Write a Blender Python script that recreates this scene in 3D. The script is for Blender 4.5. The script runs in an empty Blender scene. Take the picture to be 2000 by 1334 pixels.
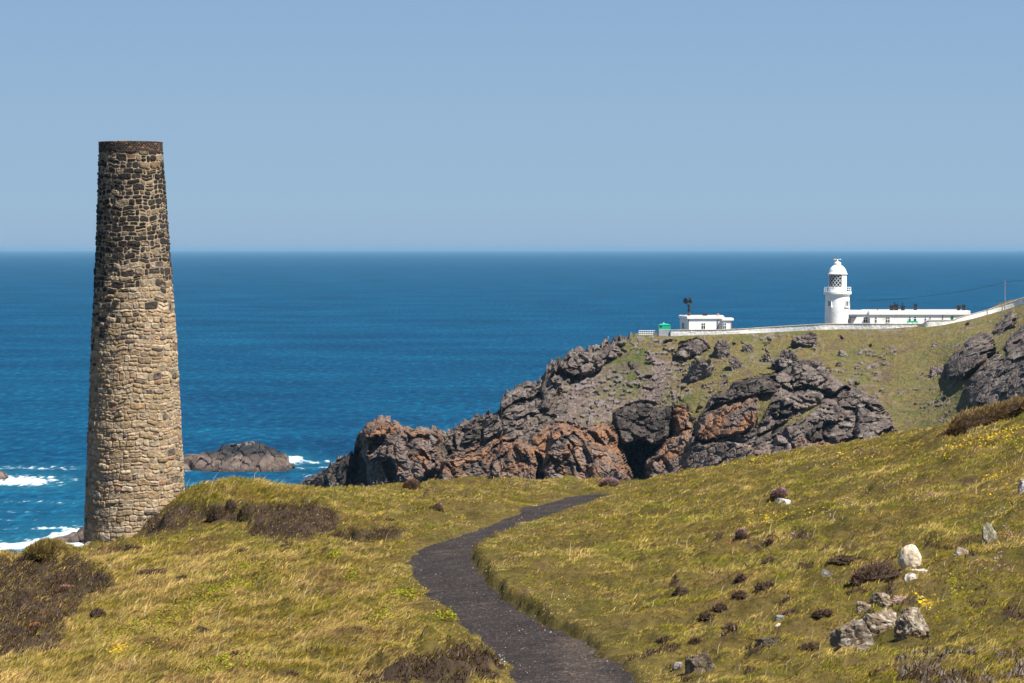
import bpy, bmesh, math, time
import numpy as np
from mathutils import Vector, Matrix
T0 = time.time()
rng = np.random.default_rng(11)
scene = bpy.context.scene
COL = scene.collection

# ------------------------------------------------------------------ camera maths
F, HZ, CZ = 5556.0, 486.0, 60.0
PIT = math.atan((667 - HZ) / F)
CP, SP = math.cos(PIT), math.sin(PIT)

def at(px, py, d):
    cx = (np.asarray(px, float) - 1000) / F
    cy = -(np.asarray(py, float) - 667) / F
    yy = CP + SP * cy
    zz = -SP + CP * cy
    k = d / yy
    return cx * k, d + 0 * k, CZ + zz * k

def pt(px, py, d):
    x, y, z = at(px, py, d)
    return Vector((float(x), float(y), float(z)))

def proj(x, y, z):
    dz = z - CZ
    f = y * CP - dz * SP
    u = y * SP + dz * CP
    return 1000 + F * x / f, 667 - F * u / f

# ------------------------------------------------------------------ noise
_P = rng.permutation(256)
_P = np.r_[_P, _P, _P]
_G = rng.normal(size=(256, 3)); _G /= np.linalg.norm(_G, axis=1)[:, None]
_R = rng.random((256, 4))

def perlin(x, y, z):
    x, y, z = np.broadcast_arrays(np.asarray(x, float), np.asarray(y, float), np.asarray(z, float))
    xi = np.floor(x).astype(int); yi = np.floor(y).astype(int); zi = np.floor(z).astype(int)
    fx, fy, fz = x - xi, y - yi, z - zi
    u, v, w = [t * t * t * (t * (t * 6 - 15) + 10) for t in (fx, fy, fz)]
    xi &= 255; yi &= 255; zi &= 255
    out = np.zeros(x.shape)
    for dx in (0, 1):
        for dy in (0, 1):
            for dz in (0, 1):
                h = _P[_P[_P[xi + dx] + yi + dy] + zi + dz]
                g = _G[h]
                dot = g[..., 0] * (fx - dx) + g[..., 1] * (fy - dy) + g[..., 2] * (fz - dz)
                out += dot * (u if dx else 1 - u) * (v if dy else 1 - v) * (w if dz else 1 - w)
    return out * 1.5

def fbm(x, y, z, o=4):
    s, a, t = 0, 1, 0
    for i in range(o):
        s = s + a * perlin(x * 2 ** i + 7.3 * i, y * 2 ** i, z * 2 ** i + 3.1 * i); t += a; a *= .5
    return s / t

def cells(x, y, z):
    """angular block noise: (random plane height inside each Worley cell, distance to second minus first, cell hash)"""
    x, y, z = np.broadcast_arrays(np.asarray(x, float), np.asarray(y, float), np.asarray(z, float))
    xi = np.floor(x).astype(int); yi = np.floor(y).astype(int); zi = np.floor(z).astype(int)
    f1 = np.full(x.shape, 9.); f2 = np.full(x.shape, 9.)
    pl = np.zeros(x.shape); hs = np.zeros(x.shape, int)
    for dx in (-1, 0, 1):
        for dy in (-1, 0, 1):
            for dz in (-1, 0, 1):
                cx, cy, cz = xi + dx, yi + dy, zi + dz
                h = _P[_P[_P[cx & 255] + (cy & 255)] + (cz & 255)]
                r = _R[h]
                ox, oy, oz = x - cx - r[..., 0], y - cy - r[..., 1], z - cz - r[..., 2]
                d = np.sqrt(ox * ox + oy * oy + oz * oz)
                g = _G[(h + 91) & 255]
                p = g[..., 0] * ox + g[..., 1] * oy + g[..., 2] * oz + (r[..., 3] - .5) * .7
                new = d < f1
                f2 = np.where(new, f1, np.minimum(f2, d))
                pl = np.where(new, p, pl); hs = np.where(new, h, hs)
                f1 = np.where(new, d, f1)
    return pl, f2 - f1, hs

def sstep(a, b, x):
    t = np.clip((x - a) / (b - a), 0, 1)
    return t * t * (3 - 2 * t)

def poly_sd(px, py, poly):
    """signed distance to a closed polygon, positive inside"""
    px = np.asarray(px, float); py = np.asarray(py, float)
    d2 = np.full(px.shape, 1e18); ins = np.zeros(px.shape, bool)
    n = len(poly)
    for i in range(n):
        ax, ay = poly[i]; bx, by = poly[(i + 1) % n]
        ex, ey = bx - ax, by - ay
        L = ex * ex + ey * ey + 1e-12
        t = np.clip(((px - ax) * ex + (py - ay) * ey) / L, 0, 1)
        d2 = np.minimum(d2, (px - ax - t * ex) ** 2 + (py - ay - t * ey) ** 2)
        if ay != by:
            c = ((ay > py) != (by > py)) & (px < (bx - ax) * (py - ay) / (by - ay) + ax)
            ins ^= c
    d = np.sqrt(d2)
    return np.where(ins, d, -d)

class TPS:
    def __init__(s, P, V, sc, lam=.001):
        s.P = np.asarray(P, float) / sc; s.sc = sc; n = len(s.P)
        A = np.zeros((n + 3, n + 3))
        d2 = ((s.P[:, None] - s.P[None]) ** 2).sum(-1)
        A[:n, :n] = .5 * d2 * np.log(d2 + 1e-12) + lam * np.eye(n)
        A[:n, n] = 1; A[:n, n + 1:] = s.P; A[n:, :n] = A[:n, n:].T
        s.W = np.linalg.solve(A, np.r_[V, 0, 0, 0])
    def __call__(s, x, y):
        x = np.asarray(x, float) / s.sc; y = np.asarray(y, float) / s.sc
        sh = x.shape; x = x.ravel(); y = y.ravel(); o = np.zeros(x.size); n = len(s.P)
        for i in range(0, x.size, 60000):
            a, b = x[i:i + 60000], y[i:i + 60000]
            d2 = (a[:, None] - s.P[None, :, 0]) ** 2 + (b[:, None] - s.P[None, :, 1]) ** 2
            o[i:i + 60000] = (.5 * d2 * np.log(d2 + 1e-12)) @ s.W[:n] + s.W[n] + s.W[n + 1] * a + s.W[n + 2] * b
        return o.reshape(sh)

# ------------------------------------------------------------------ mesh helpers
def np_mesh(name, V, quads=None, tris=None, mat=None, col=None, smooth=False, parent=None):
    me = bpy.data.meshes.new(name)
    V = np.asarray(V, np.float32)
    me.vertices.add(len(V)); me.vertices.foreach_set('co', V.ravel())
    idx, starts, k = [], [], 0
    if quads is not None and len(quads):
        q = np.asarray(quads, np.int32); idx.append(q.ravel()); starts.append(np.arange(len(q)) * 4); k = q.size
    if tris is not None and len(tris):
        t = np.asarray(tris, np.int32); idx.append(t.ravel()); starts.append(k + np.arange(len(t)) * 3)
    idx = np.concatenate(idx); starts = np.concatenate(starts)
    me.loops.add(len(idx)); me.polygons.add(len(starts))
    me.loops.foreach_set('vertex_index', idx.astype(np.int32))
    me.polygons.foreach_set('loop_start', starts.astype(np.int32))
    me.update(calc_edges=True)
    me.polygons.foreach_set('use_smooth', np.full(len(starts), bool(smooth)))
    if col is not None:
        a = me.attributes.new('tint', 'FLOAT_COLOR', 'POINT')
        c = np.ones((len(V), 4), np.float32); c[:, :col.shape[1]] = col
        a.data.foreach_set('color', c.ravel())
    if mat: me.materials.append(mat)
    o = bpy.data.objects.new(name, me); COL.objects.link(o)
    if parent: o.parent = parent
    return o

def grid_quads(nr, nc, wrap=False):
    i = np.arange(nr - 1)[:, None] * nc
    j = np.arange(nc if wrap else nc - 1)[None]
    j2 = (j + 1) % nc
    return np.stack([i + j, i + j2, i + nc + j2, i + nc + j], -1).reshape(-1, 4)

def tag(o, label=None, cat=None, group=None, kind=None):
    for k, v in (('label', label), ('category', cat), ('group', group), ('kind', kind)):
        if v: o[k] = v
    return o

def empty(name, loc, rz=0):
    o = bpy.data.objects.new(name, None); COL.objects.link(o)
    o.location = loc; o.rotation_euler.z = rz; o.empty_display_size = .2
    return o

class MB:
    """collects shapes into one mesh"""
    def __init__(s): s.bm = bmesh.new()
    def box(s, x0, x1, y0, y1, z0, z1, M=None):
        v = [s.bm.verts.new(((x0, x1)[i & 1], (y0, y1)[i >> 1 & 1], (z0, z1)[i >> 2 & 1])) for i in range(8)]
        for f in ((0, 2, 3, 1), (4, 5, 7, 6), (0, 1, 5, 4), (2, 6, 7, 3), (0, 4, 6, 2), (1, 3, 7, 5)):
            s.bm.faces.new([v[i] for i in f])
        if M: bmesh.ops.transform(s.bm, matrix=M, verts=v)
        return s
    def prism(s, poly, z0, z1):
        a = [s.bm.verts.new((x, y, z0)) for x, y in poly]; b = [s.bm.verts.new((x, y, z1)) for x, y in poly]
        n = len(poly)
        s.bm.faces.new(a[::-1]); s.bm.faces.new(b)
        for i in range(n): s.bm.faces.new([a[i], a[(i + 1) % n], b[(i + 1) % n], b[i]])
        return s
    def lathe(s, prof, n=48, cx=0, cy=0, caps=True):
        rings = []
        for r, z in prof:
            rings.append([s.bm.verts.new((cx + r * math.cos(2 * math.pi * k / n), cy + r * math.sin(2 * math.pi * k / n), z)) for k in range(n)])
        for a, b in zip(rings, rings[1:]):
            for k in range(n): s.bm.faces.new([a[k], a[(k + 1) % n], b[(k + 1) % n], b[k]])
        if caps:
            s.bm.faces.new(rings[0][::-1]); s.bm.faces.new(rings[-1])
        return s
    def bar(s, a, b, r, n=8, r2=None):
        a, b = Vector(a), Vector(b); d = (b - a).normalized()
        u = d.orthogonal().normalized(); w = d.cross(u); r2 = r if r2 is None else r2
        A = [s.bm.verts.new(a + (u * math.cos(t) + w * math.sin(t)) * r) for t in [2 * math.pi * k / n for k in range(n)]]
        B = [s.bm.verts.new(b + (u * math.cos(t) + w * math.sin(t)) * r2) for t in [2 * math.pi * k / n for k in range(n)]]
        for k in range(n): s.bm.faces.new([A[k], A[(k + 1) % n], B[(k + 1) % n], B[k]])
        s.bm.faces.new(A[::-1]); s.bm.faces.new(B)
        return s
    def build(s, name, mat, parent=None, bevel=0, smooth=False):
        bmesh.ops.recalc_face_normals(s.bm, faces=s.bm.faces)
        if bevel: bmesh.ops.bevel(s.bm, geom=s.bm.edges[:], offset=bevel, segments=1, affect='EDGES')
        if smooth:
            for f in s.bm.faces: f.smooth = True
        me = bpy.data.meshes.new(name); s.bm.to_mesh(me); s.bm.free()
        me.materials.append(mat)
        o = bpy.data.objects.new(name, me); COL.objects.link(o)
        if parent: o.parent = parent
        return o

# ------------------------------------------------------------------ materials
def new_mat(name):
    m = bpy.data.materials.new(name); m.use_nodes = True
    nt = m.node_tree; nt.nodes.clear()
    out = nt.nodes.new('ShaderNodeOutputMaterial')
    return m, nt, out

def N(nt, typ, **kw):
    n = nt.nodes.new(typ)
    for k, v in kw.items():
        if k in n.inputs: n.inputs[k].default_value = v
        else: setattr(n, k, v)
    return n

def ramp(nt, fac, stops):
    r = nt.nodes.new('ShaderNodeValToRGB'); cr = r.color_ramp
    while len(cr.elements) < len(stops): cr.elements.new(.5)
    for e, (p, c) in zip(cr.elements, stops):
        e.position = p; e.color = (*c, 1) if len(c) == 3 else c
    nt.links.new(fac, r.inputs['Fac'])
    return r.outputs['Color']

def mixc(nt, fac, a, b, mode='MIX'):
    m = nt.nodes.new('ShaderNodeMix'); m.data_type = 'RGBA'; m.blend_type = mode
    for sock, v in ((m.inputs[0], fac), (m.inputs[6], a), (m.inputs[7], b)):
        if hasattr(v, 'is_output') or isinstance(v, bpy.types.NodeSocket): nt.links.new(v, sock)
        elif isinstance(v, (int, float)): sock.default_value = v
        else: sock.default_value = (*v, 1)
    return m.outputs[2]

def noise_fac(nt, scale, detail=4, rough=.55, vec=None):
    n = N(nt, 'ShaderNodeTexNoise'); n.inputs['Scale'].default_value = scale
    n.inputs['Detail'].default_value = detail; n.inputs['Roughness'].default_value = rough
    if vec is None:
        g = nt.nodes.new('ShaderNodeNewGeometry'); vec = g.outputs['Position']
    nt.links.new(vec, n.inputs['Vector'])
    return n.outputs['Fac']

def tint_mat(name, rough=.9, nscale=6., amt=.35, bump=0., bscale=20., bdist=.02, spec=.25, translucent=0.):
    """base colour from the 'tint' attribute, broken up by procedural noise"""
    m, nt, out = new_mat(name)
    a = N(nt, 'ShaderNodeAttribute', attribute_name='tint')
    f = noise_fac(nt, nscale, 5, .65)
    k = ramp(nt, f, [(.25, (1 - amt,) * 3), (.75, (1 + amt,) * 3)])
    c = mixc(nt, 1., a.outputs['Color'], k, 'MULTIPLY')
    b = N(nt, 'ShaderNodeBsdfPrincipled', Roughness=rough); b.inputs['Specular IOR Level'].default_value = spec
    nt.links.new(c, b.inputs['Base Color'])
    if bump:
        bf = noise_fac(nt, bscale, 6, .65)
        bn = N(nt, 'ShaderNodeBump', Strength=bump, Distance=bdist); nt.links.new(bf, bn.inputs['Height'])
        nt.links.new(bn.outputs['Normal'], b.inputs['Normal'])
    if translucent:
        t = N(nt, 'ShaderNodeBsdfTranslucent'); nt.links.new(c, t.inputs['Color'])
        mx = N(nt, 'ShaderNodeMixShader'); mx.inputs[0].default_value = translucent
        nt.links.new(b.outputs[0], mx.inputs[1]); nt.links.new(t.outputs[0], mx.inputs[2])
        nt.links.new(mx.outputs[0], out.inputs['Surface'])
    else:
        nt.links.new(b.outputs[0], out.inputs['Surface'])
    return m

def solid_mat(name, c1, c2=None, scale=3., rough=.7, bump=.0, bscale=30., bdist=.01, metal=0., spec=.4, lo=.35, hi=.7):
    m, nt, out = new_mat(name)
    b = N(nt, 'ShaderNodeBsdfPrincipled', Roughness=rough, Metallic=metal); b.inputs['Specular IOR Level'].default_value = spec
    f = noise_fac(nt, scale, 6, .6)
    c = ramp(nt, f, [(lo, c1), (hi, c2 or c1)])
    nt.links.new(c, b.inputs['Base Color'])
    if bump:
        bf = noise_fac(nt, bscale, 6, .65)
        bn = N(nt, 'ShaderNodeBump', Strength=bump, Distance=bdist); nt.links.new(bf, bn.inputs['Height'])
        nt.links.new(bn.outputs['Normal'], b.inputs['Normal'])
    nt.links.new(b.outputs[0], out.inputs['Surface'])
    return m

M = {}
M['grass'] = tint_mat('grass_blades', .8, 3., .2, spec=.04, translucent=.3)
M['twig'] = tint_mat('heather_twigs', .9, 9., .3, spec=.1, translucent=.12)
M['flower'] = tint_mat('flower_petals', .7, 9., .15, spec=.1, translucent=.3)
M['ground'] = tint_mat('turf_soil', .95, 5., .4, bump=.8, bscale=9., bdist=.06, spec=.1)
M['head'] = tint_mat('headland_rock', .9, .9, .38, bump=.5, bscale=1.6, bdist=.35, spec=.2)
M['stone'] = tint_mat('chimney_granite', .9, 14., .3, bump=.8, bscale=22., bdist=.03, spec=.2)
M['brick'] = tint_mat('sooty_brick', .85, 20., .3, bump=.4, bscale=40., bdist=.006, spec=.2)
M['rock'] = tint_mat('field_rock', .9, 10., .35, bump=.8, bscale=18., bdist=.03, spec=.2)
M['white'] = solid_mat('whitewash', (.66, .64, .59), (.90, .90, .89), .55, .6, lo=.24, hi=.44)
M['white2'] = solid_mat('white_paint_streaked', (.62, .52, .40), (.84, .84, .83), 1.3, .55, lo=.30, hi=.46)
M['wallw'] = solid_mat('limewashed_rubble', (.66, .64, .59), (.84, .83, .80), 1.1, .85, .8, 3.5, .12, lo=.36, hi=.56)
M['coping'] = solid_mat('coping_stone', (.30, .24, .18), (.46, .40, .32), 1.2, .9)
M['roofgrey'] = solid_mat('roof_gravel', (.42, .37, .31), (.58, .52, .46), .5, .9)
M['black'] = solid_mat('black_paint', (.018, .018, .02), (.035, .035, .036), 2., .6)
M['hornface'] = solid_mat('horn_mesh', (.05, .06, .07), (.08, .09, .10), 3., .7)
M['rust'] = solid_mat('rust_red', (.09, .03, .025), (.14, .05, .04), 3., .8)
M['pot'] = solid_mat('terracotta', (.55, .26, .12), (.62, .33, .18), 3., .8)
M['green'] = solid_mat('green_paint', (.01, .36, .20), (.015, .42, .24), 2., .45)
M['dkgreen'] = solid_mat('dark_green_paint', (.005, .15, .08), (.01, .19, .1), 2., .5)
M['greyblock'] = solid_mat('grey_blockwork', (.28, .29, .31), (.42, .43, .44), .9, .9, .5, 4., .1)
M['pole'] = solid_mat('weathered_timber', (.26, .21, .18), (.36, .30, .26), 2., .9)
M['pane'] = solid_mat('dark_glass', (.012, .016, .02), (.03, .035, .04), .6, .08, spec=.5)
M['orange'] = solid_mat('ochre_paint', (.62, .30, .05), (.66, .36, .08), 2., .5)
M['lens'] = solid_mat('lens_green_glass', (.004, .02, .02), (.03, .09, .07), 2.4, .12, spec=.7, lo=.42, hi=.62)

def glass_mat():
    m, nt, out = new_mat('lantern_glass')
    t = N(nt, 'ShaderNodeBsdfTransparent'); t.inputs[0].default_value = (.05, .10, .115, 1)
    g = N(nt, 'ShaderNodeBsdfGlossy', Roughness=.05)
    fr = N(nt, 'ShaderNodeFresnel', IOR=1.5)
    mx = N(nt, 'ShaderNodeMixShader')
    nt.links.new(fr.outputs[0], mx.inputs[0]); nt.links.new(t.outputs[0], mx.inputs[1]); nt.links.new(g.outputs[0], mx.inputs[2])
    nt.links.new(mx.outputs[0], out.inputs['Surface'])
    return m
M['glass'] = glass_mat()

def path_mat():
    m, nt, out = new_mat('path_gravel')
    g = nt.nodes.new('ShaderNodeNewGeometry')
    a = N(nt, 'ShaderNodeAttribute', attribute_name='tint')
    v = N(nt, 'ShaderNodeTexVoronoi', Scale=22.); nt.links.new(g.outputs['Position'], v.inputs['Vector'])
    sep = N(nt, 'ShaderNodeSeparateColor'); nt.links.new(v.outputs['Color'], sep.inputs[0])
    k = ramp(nt, sep.outputs[0], [(0, (.5, .5, .5)), (.55, (.95, .93, .92)), (.86, (1.2, 1.17, 1.13)), (.95, (2.2, 2.1, 2.0))])
    f = noise_fac(nt, 1.3, 5, .6)
    k2 = ramp(nt, f, [(.3, (.72, .70, .70)), (.7, (1.28, 1.24, 1.2))])
    c = mixc(nt, 1., a.outputs['Color'], k, 'MULTIPLY'); c = mixc(nt, 1., c, k2, 'MULTIPLY')
    b = N(nt, 'ShaderNodeBsdfPrincipled', Roughness=.95); b.inputs['Specular IOR Level'].default_value = .2
    nt.links.new(c, b.inputs['Base Color'])
    bn = N(nt, 'ShaderNodeBump', Strength=.9, Distance=.025); nt.links.new(v.outputs['Distance'], bn.inputs['Height'])
    nt.links.new(bn.outputs['Normal'], b.inputs['Normal']); nt.links.new(b.outputs[0], out.inputs['Surface'])
    return m
M['path'] = path_mat()

def sea_mat():
    m, nt, out = new_mat('sea_water')
    g = nt.nodes.new('ShaderNodeNewGeometry'); P = g.outputs['Position']
    a = N(nt, 'ShaderNodeAttribute', attribute_name='tint')       # r foam, g shallow
    sep = N(nt, 'ShaderNodeSeparateColor'); nt.links.new(a.outputs['Color'], sep.inputs[0])
    mp = N(nt, 'ShaderNodeMapping'); mp.inputs['Scale'].default_value = (.35, .12, 1); nt.links.new(P, mp.inputs['Vector'])
    big = noise_fac(nt, .03, 4, .6, mp.outputs[0])
    c = ramp(nt, big, [(.3, (.0008, .049, .113)), (.7, (.0015, .062, .140))])
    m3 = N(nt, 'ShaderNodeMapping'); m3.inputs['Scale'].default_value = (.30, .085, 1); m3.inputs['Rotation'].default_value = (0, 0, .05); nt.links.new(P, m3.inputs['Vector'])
    chop_glint = noise_fac(nt, 1.0, 5, .7, m3.outputs[0])
    c = mixc(nt, 1., c, ramp(nt, chop_glint, [(.30, (.34, .52, .63)), (.47, (.80, .87, .91)), (.56, (1.25, 1.15, 1.12)), (.68, (3.4, 2.1, 1.7))]), 'MULTIPLY')  # wave glitter and darker wave faces painted into the water colour
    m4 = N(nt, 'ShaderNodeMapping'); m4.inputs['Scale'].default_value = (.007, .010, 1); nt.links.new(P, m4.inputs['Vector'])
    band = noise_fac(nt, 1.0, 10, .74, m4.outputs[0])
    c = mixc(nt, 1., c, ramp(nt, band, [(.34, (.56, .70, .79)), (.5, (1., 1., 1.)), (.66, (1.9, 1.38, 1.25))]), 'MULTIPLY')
    c = mixc(nt, sep.outputs[1], c, (.02, .15, .21))
    fo = noise_fac(nt, 1.1, 5, .7)
    c2 = ramp(nt, fo, [(.3, (.45, .56, .62)), (.65, (.74, .78, .80))])
    c = mixc(nt, sep.outputs[0], c, c2)
    b = N(nt, 'ShaderNodeBsdfDiffuse'); gl = N(nt, 'ShaderNodeBsdfGlossy', Roughness=.28)
    nt.links.new(c, b.inputs['Color'])
    mx = N(nt, 'ShaderNodeMixShader'); r = N(nt, 'ShaderNodeMapRange'); r.inputs[3].default_value = .06; r.inputs[4].default_value = .0
    nt.links.new(sep.outputs[0], r.inputs[0]); nt.links.new(r.outputs[0], mx.inputs[0])
    nt.links.new(b.outputs[0], mx.inputs[1]); nt.links.new(gl.outputs[0], mx.inputs[2])
    m1 = N(nt, 'ShaderNodeMapping'); m1.inputs['Scale'].default_value = (.6, 1., 1); m1.inputs['Rotation'].default_value = (0, 0, .35); nt.links.new(P, m1.inputs['Vector'])
    w1 = noise_fac(nt, .16, 4, .62, m1.outputs[0])
    w2 = noise_fac(nt, .9, 3, .6, m1.outputs[0])
    b1 = N(nt, 'ShaderNodeBump', Strength=1., Distance=3.2); nt.links.new(w1, b1.inputs['Height'])
    b2 = N(nt, 'ShaderNodeBump', Strength=.9, Distance=.5); nt.links.new(w2, b2.inputs['Height']); nt.links.new(b1.outputs[0], b2.inputs['Normal'])
    nt.links.new(b2.outputs[0], b.inputs['Normal']); nt.links.new(b2.outputs[0], gl.inputs['Normal']); nt.links.new(mx.outputs[0], out.inputs['Surface'])
    return m
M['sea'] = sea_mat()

# ------------------------------------------------------------------ foreground terrain (height raster)
CTRL = [(1120,1334,45),(1085,1270,50),(960,1190,57),(860,1110,67),(885,1060,76),(985,1018,87),(1075,988,96),(1170,964,106),
 (1400,1334,43),(1700,1334,40),(2000,1334,37),(2300,1300,37),
 (1000,1090,68),(1150,1160,58),(1350,1240,50),(1600,1200,49),(1780,1110,52),(2000,1150,48),
 (1150,1040,78),(1300,1060,70),(1500,985,75),(1500,1100,60),(1750,980,66),(2000,985,60),(2300,900,62),
 (1300,950,94),(1600,905,86),(1800,880,80),(2000,850,74),
 (1190,943,110),(1300,936,104),(1450,904,100),(1600,880,96),(1750,852,92),(1830,838,90),(1900,816,88),(2000,788,86),(2300,700,84),
 (990,1310,47),(700,1334,47),(400,1334,47),(0,1334,48),(-300,1334,50),
 (780,1210,57),(560,1220,59),(300,1220,62),(0,1230,66),(-300,1240,70),
 (700,1110,70),(480,1110,72),(280,1120,76),(100,1120,84),(0,1102,90),(-300,1140,92),
 (740,1030,86),(560,1060,80),(360,1050,88),(220,1072,94),(160,1078,97),(80,1082,98),
 (860,985,92),(700,985,95),(560,970,97),(460,965,97),
 (460,946,101),(355,968,97.6),(310,1008,97.2),(270,1044,96.8),(580,962,103),(700,958,106),(850,945,110),(960,940,111),(1100,941,112)]
_c = np.array(CTRL, float)
_X, _Y, _Z = at(_c[:, 0], _c[:, 1], _c[:, 2])
_pts = list(zip(_X, _Y, _Z))
for x in (-14, -5, 0, 5, 14):
    _pts.append((x, 0, CZ - 1.7 + .03 * x)); _pts.append((x * 1.2, 22, CZ - 4.2 + .04 * x))
for q in [(-40, 60, 49), (-40, 90, 46), (45, 60, 59), (45, 90, 60)]: _pts.append(q)
for x in (-30, -17, -8, 0, 8, 16, 30):
    _pts += [(x, 125, 47 + .12 * x), (x, 160, 44 + .1 * x), (x, 200, 40)]
_pts = np.array(_pts)
TERR = TPS(_pts[:, :2], _pts[:, 2], 20., .001)
RS = .12
RX = np.arange(-48, 48.01, RS); RY = np.arange(0, 215.01, RS)
GX, GY = np.meshgrid(RX, RY)
Z0 = TERR(GX, GY)
# the land breaks off to the cliff beyond the crest
PXG = 1000 + F * GX / np.maximum(GY, 5)
DC_T = np.array([(-600,90),(0,91),(80,98),(160,99),(260,100),(375,101),(580,103),(700,106),(850,110),(960,111),(1190,111),(1300,105),(1450,101),(1600,97),(1750,93),(1830,91),(1900,89),(2000,87),(2600,84)], float)
DC = np.interp(PXG, DC_T[:, 0], DC_T[:, 1])
tt = np.maximum(GY - DC, 0)
Z0 -= np.where(tt < 14, .028 * tt ** 2, .028 * 14 ** 2 + .028 * 28 * (tt - 14) * 1.15)
SIL = np.array([(0,1100),(80,1080),(160,1079),(205,1066),(300,1010),(360,966),(400,952),(430,946),(460,941),(500,945),(580,960),(640,958),(700,957),(780,950),(850,944),(900,938),(960,938),(1030,941),(1100,939),(1190,943),(1300,937),(1380,918),(1450,903),(1600,881),(1700,863),(1750,853),(1830,841),(1900,818),(2000,788)], float)

def sample(Zr, x, y):
    fx = np.clip((np.asarray(x, float) - RX[0]) / RS, 0, len(RX) - 1.001); fy = np.clip((np.asarray(y, float) - RY[0]) / RS, 0, len(RY) - 1.001)
    i = fx.astype(int); j = fy.astype(int); u = fx - i; v = fy - j
    return (Zr[j, i] * (1 - u) + Zr[j, i + 1] * u) * (1 - v) + (Zr[j + 1, i] * (1 - u) + Zr[j + 1, i + 1] * u) * v

_dd = np.arange(84, 118, .2)
for it in range(3):      # settle the crest line on the skyline seen in the photograph
    cor = []
    for px, ty in SIL:
        lo = np.interp(px, DC_T[:, 0], DC_T[:, 1])
        x = (px - 1000) / F * _dd * 1.002
        pp = proj(x, _dd, sample(Z0, x, _dd))[1]
        cor.append((pp.min() - ty) / F * lo)
    C = np.interp(PXG, SIL[:, 0], cor)
    Z0 += C * np.exp(-np.clip((DC - GY) / 6., 0, 9) ** 2) * np.where(GY > DC, np.exp(-((GY - DC) / 14.) ** 2), 1)

def hit(px, py, Zr=None, lo=20., hi=118.):
    """where the view ray through a photo pixel meets the near ground"""
    Zr = Z0 if Zr is None else Zr
    d = np.arange(lo, hi, .05)
    x, y, z = at(px, py, d)
    g = sample(Zr, x, y)
    w = np.nonzero(z < g)[0]
    i = w[0] if len(w) else int(np.argmin(z - g))
    return float(x[i]), float(d[i]), float(g[i])

PATH_L = [(1060,1600),(1030,1420),(1008,1330),(997,1294),(950,1257),(901,1208),(845,1166),(824,1145),(806,1113),(797,1096),(813,1077),(852,1057),(901,1043),(936,1029),(971,1017),(1013,1001),(1055,984),(1097,972),(1125,965),(1176,962)]
PATH_R = [(1420,1600),(1290,1400),(1240,1330),(1212,1295),(1160,1264),(1114,1236),(1065,1215),(1020,1190),(978,1161),(943,1127),(925,1096),(927,1071),(950,1057),(992,1040),(1037,1021),(1079,1005),(1118,991),(1146,980),(1176,971),(1198,965)]
WL = np.array([hit(a, b)[:2] for a, b in PATH_L]); WR = np.array([hit(a, b)[:2] for a, b in PATH_R])
poly = [tuple(p) for p in WL] + [tuple(p) for p in WR[::-1]]
SD = np.full(GX.shape, -9.)
sub = (GY > 18) & (GY < 116) & (np.abs(GX) < 12)
SD[sub] = poly_sd(GX[sub], GY[sub], poly)            # + inside the path
wob = fbm(GX * 1.1, GY * .8, 0, 3) * .34 + perlin(GX * 4, GY * 4, 5) * .06
# right-hand side of the path?
dR = np.full(GX.shape, 99.); dL = np.full(GX.shape, 99.)
def dist_line(X, Y, W):
    d2 = np.full(X.shape, 1e9)
    for (ax, ay), (bx, by) in zip(W, W[1:]):
        ex, ey = bx - ax, by - ay; t = np.clip(((X - ax) * ex + (Y - ay) * ey) / (ex * ex + ey * ey + 1e-9), 0, 1)
        d2 = np.minimum(d2, (X - ax - t * ex) ** 2 + (Y - ay - t * ey) ** 2)
    return np.sqrt(d2)
dR[sub] = dist_line(GX[sub], GY[sub], WR); dL[sub] = dist_line(GX[sub], GY[sub], WL)
hum = fbm(GX * .45, GY * .45, 2, 3) * .20 + fbm(GX * 1.0, GY * 1.0, 9, 3) * .30 + np.abs(fbm(GX * 2.2, GY * 2.2, 19, 2)) * .26
near_path = sstep(1.2, 0., -SD)
Z1 = Z0 + hum * (1 - .75 * near_path)
s_in = SD + wob + .07
Z1 -= .14 * sstep(-.10, .12, s_in)
bank = np.exp(-np.maximum(dR, 0) / .9) * (SD < .3) * (dR < dL) * sstep(.05, -.12, s_in)
Z1 += .20 * bank * sstep(46, 58, GY) * sstep(92, 80, GY)
Z1[SD > .35] = Z0[SD > .35] - .2

HM = [[(-60,1100),(60,1086),(150,1093),(190,1108),(215,1130),(224,1150),(190,1162),(160,1178),(150,1200),(120,1215),(128,1235),(110,1262),(60,1278),(-60,1296)],
 [(480,1042),(500,1015),(540,995),(600,983),(640,993),(664,1012),(655,1036),(600,1052),(520,1056)],
 [(640,1050),(680,1038),(740,1034),(800,1035),(772,1056),(700,1064)],
 [(262,1036),(296,1004),(345,985),(400,990),(440,984),(480,983),(540,986),(600,984),(560,1012),(500,1019),(420,1020),(340,1035),(290,1046)],
 [(740,1306),(830,1270),(900,1250),(950,1268),(985,1308),(990,1340),(690,1340)],
 [(100,1092),(180,1084),(240,1066),(258,1072),(200,1087),(130,1100)],
 [(1745,1285),(1830,1268),(1900,1276),(2050,1280),(2050,1345),(1760,1345)]]
HM_T = [-.22, -.30, -.15, -.12, -.02, -.10, .18]
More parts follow.
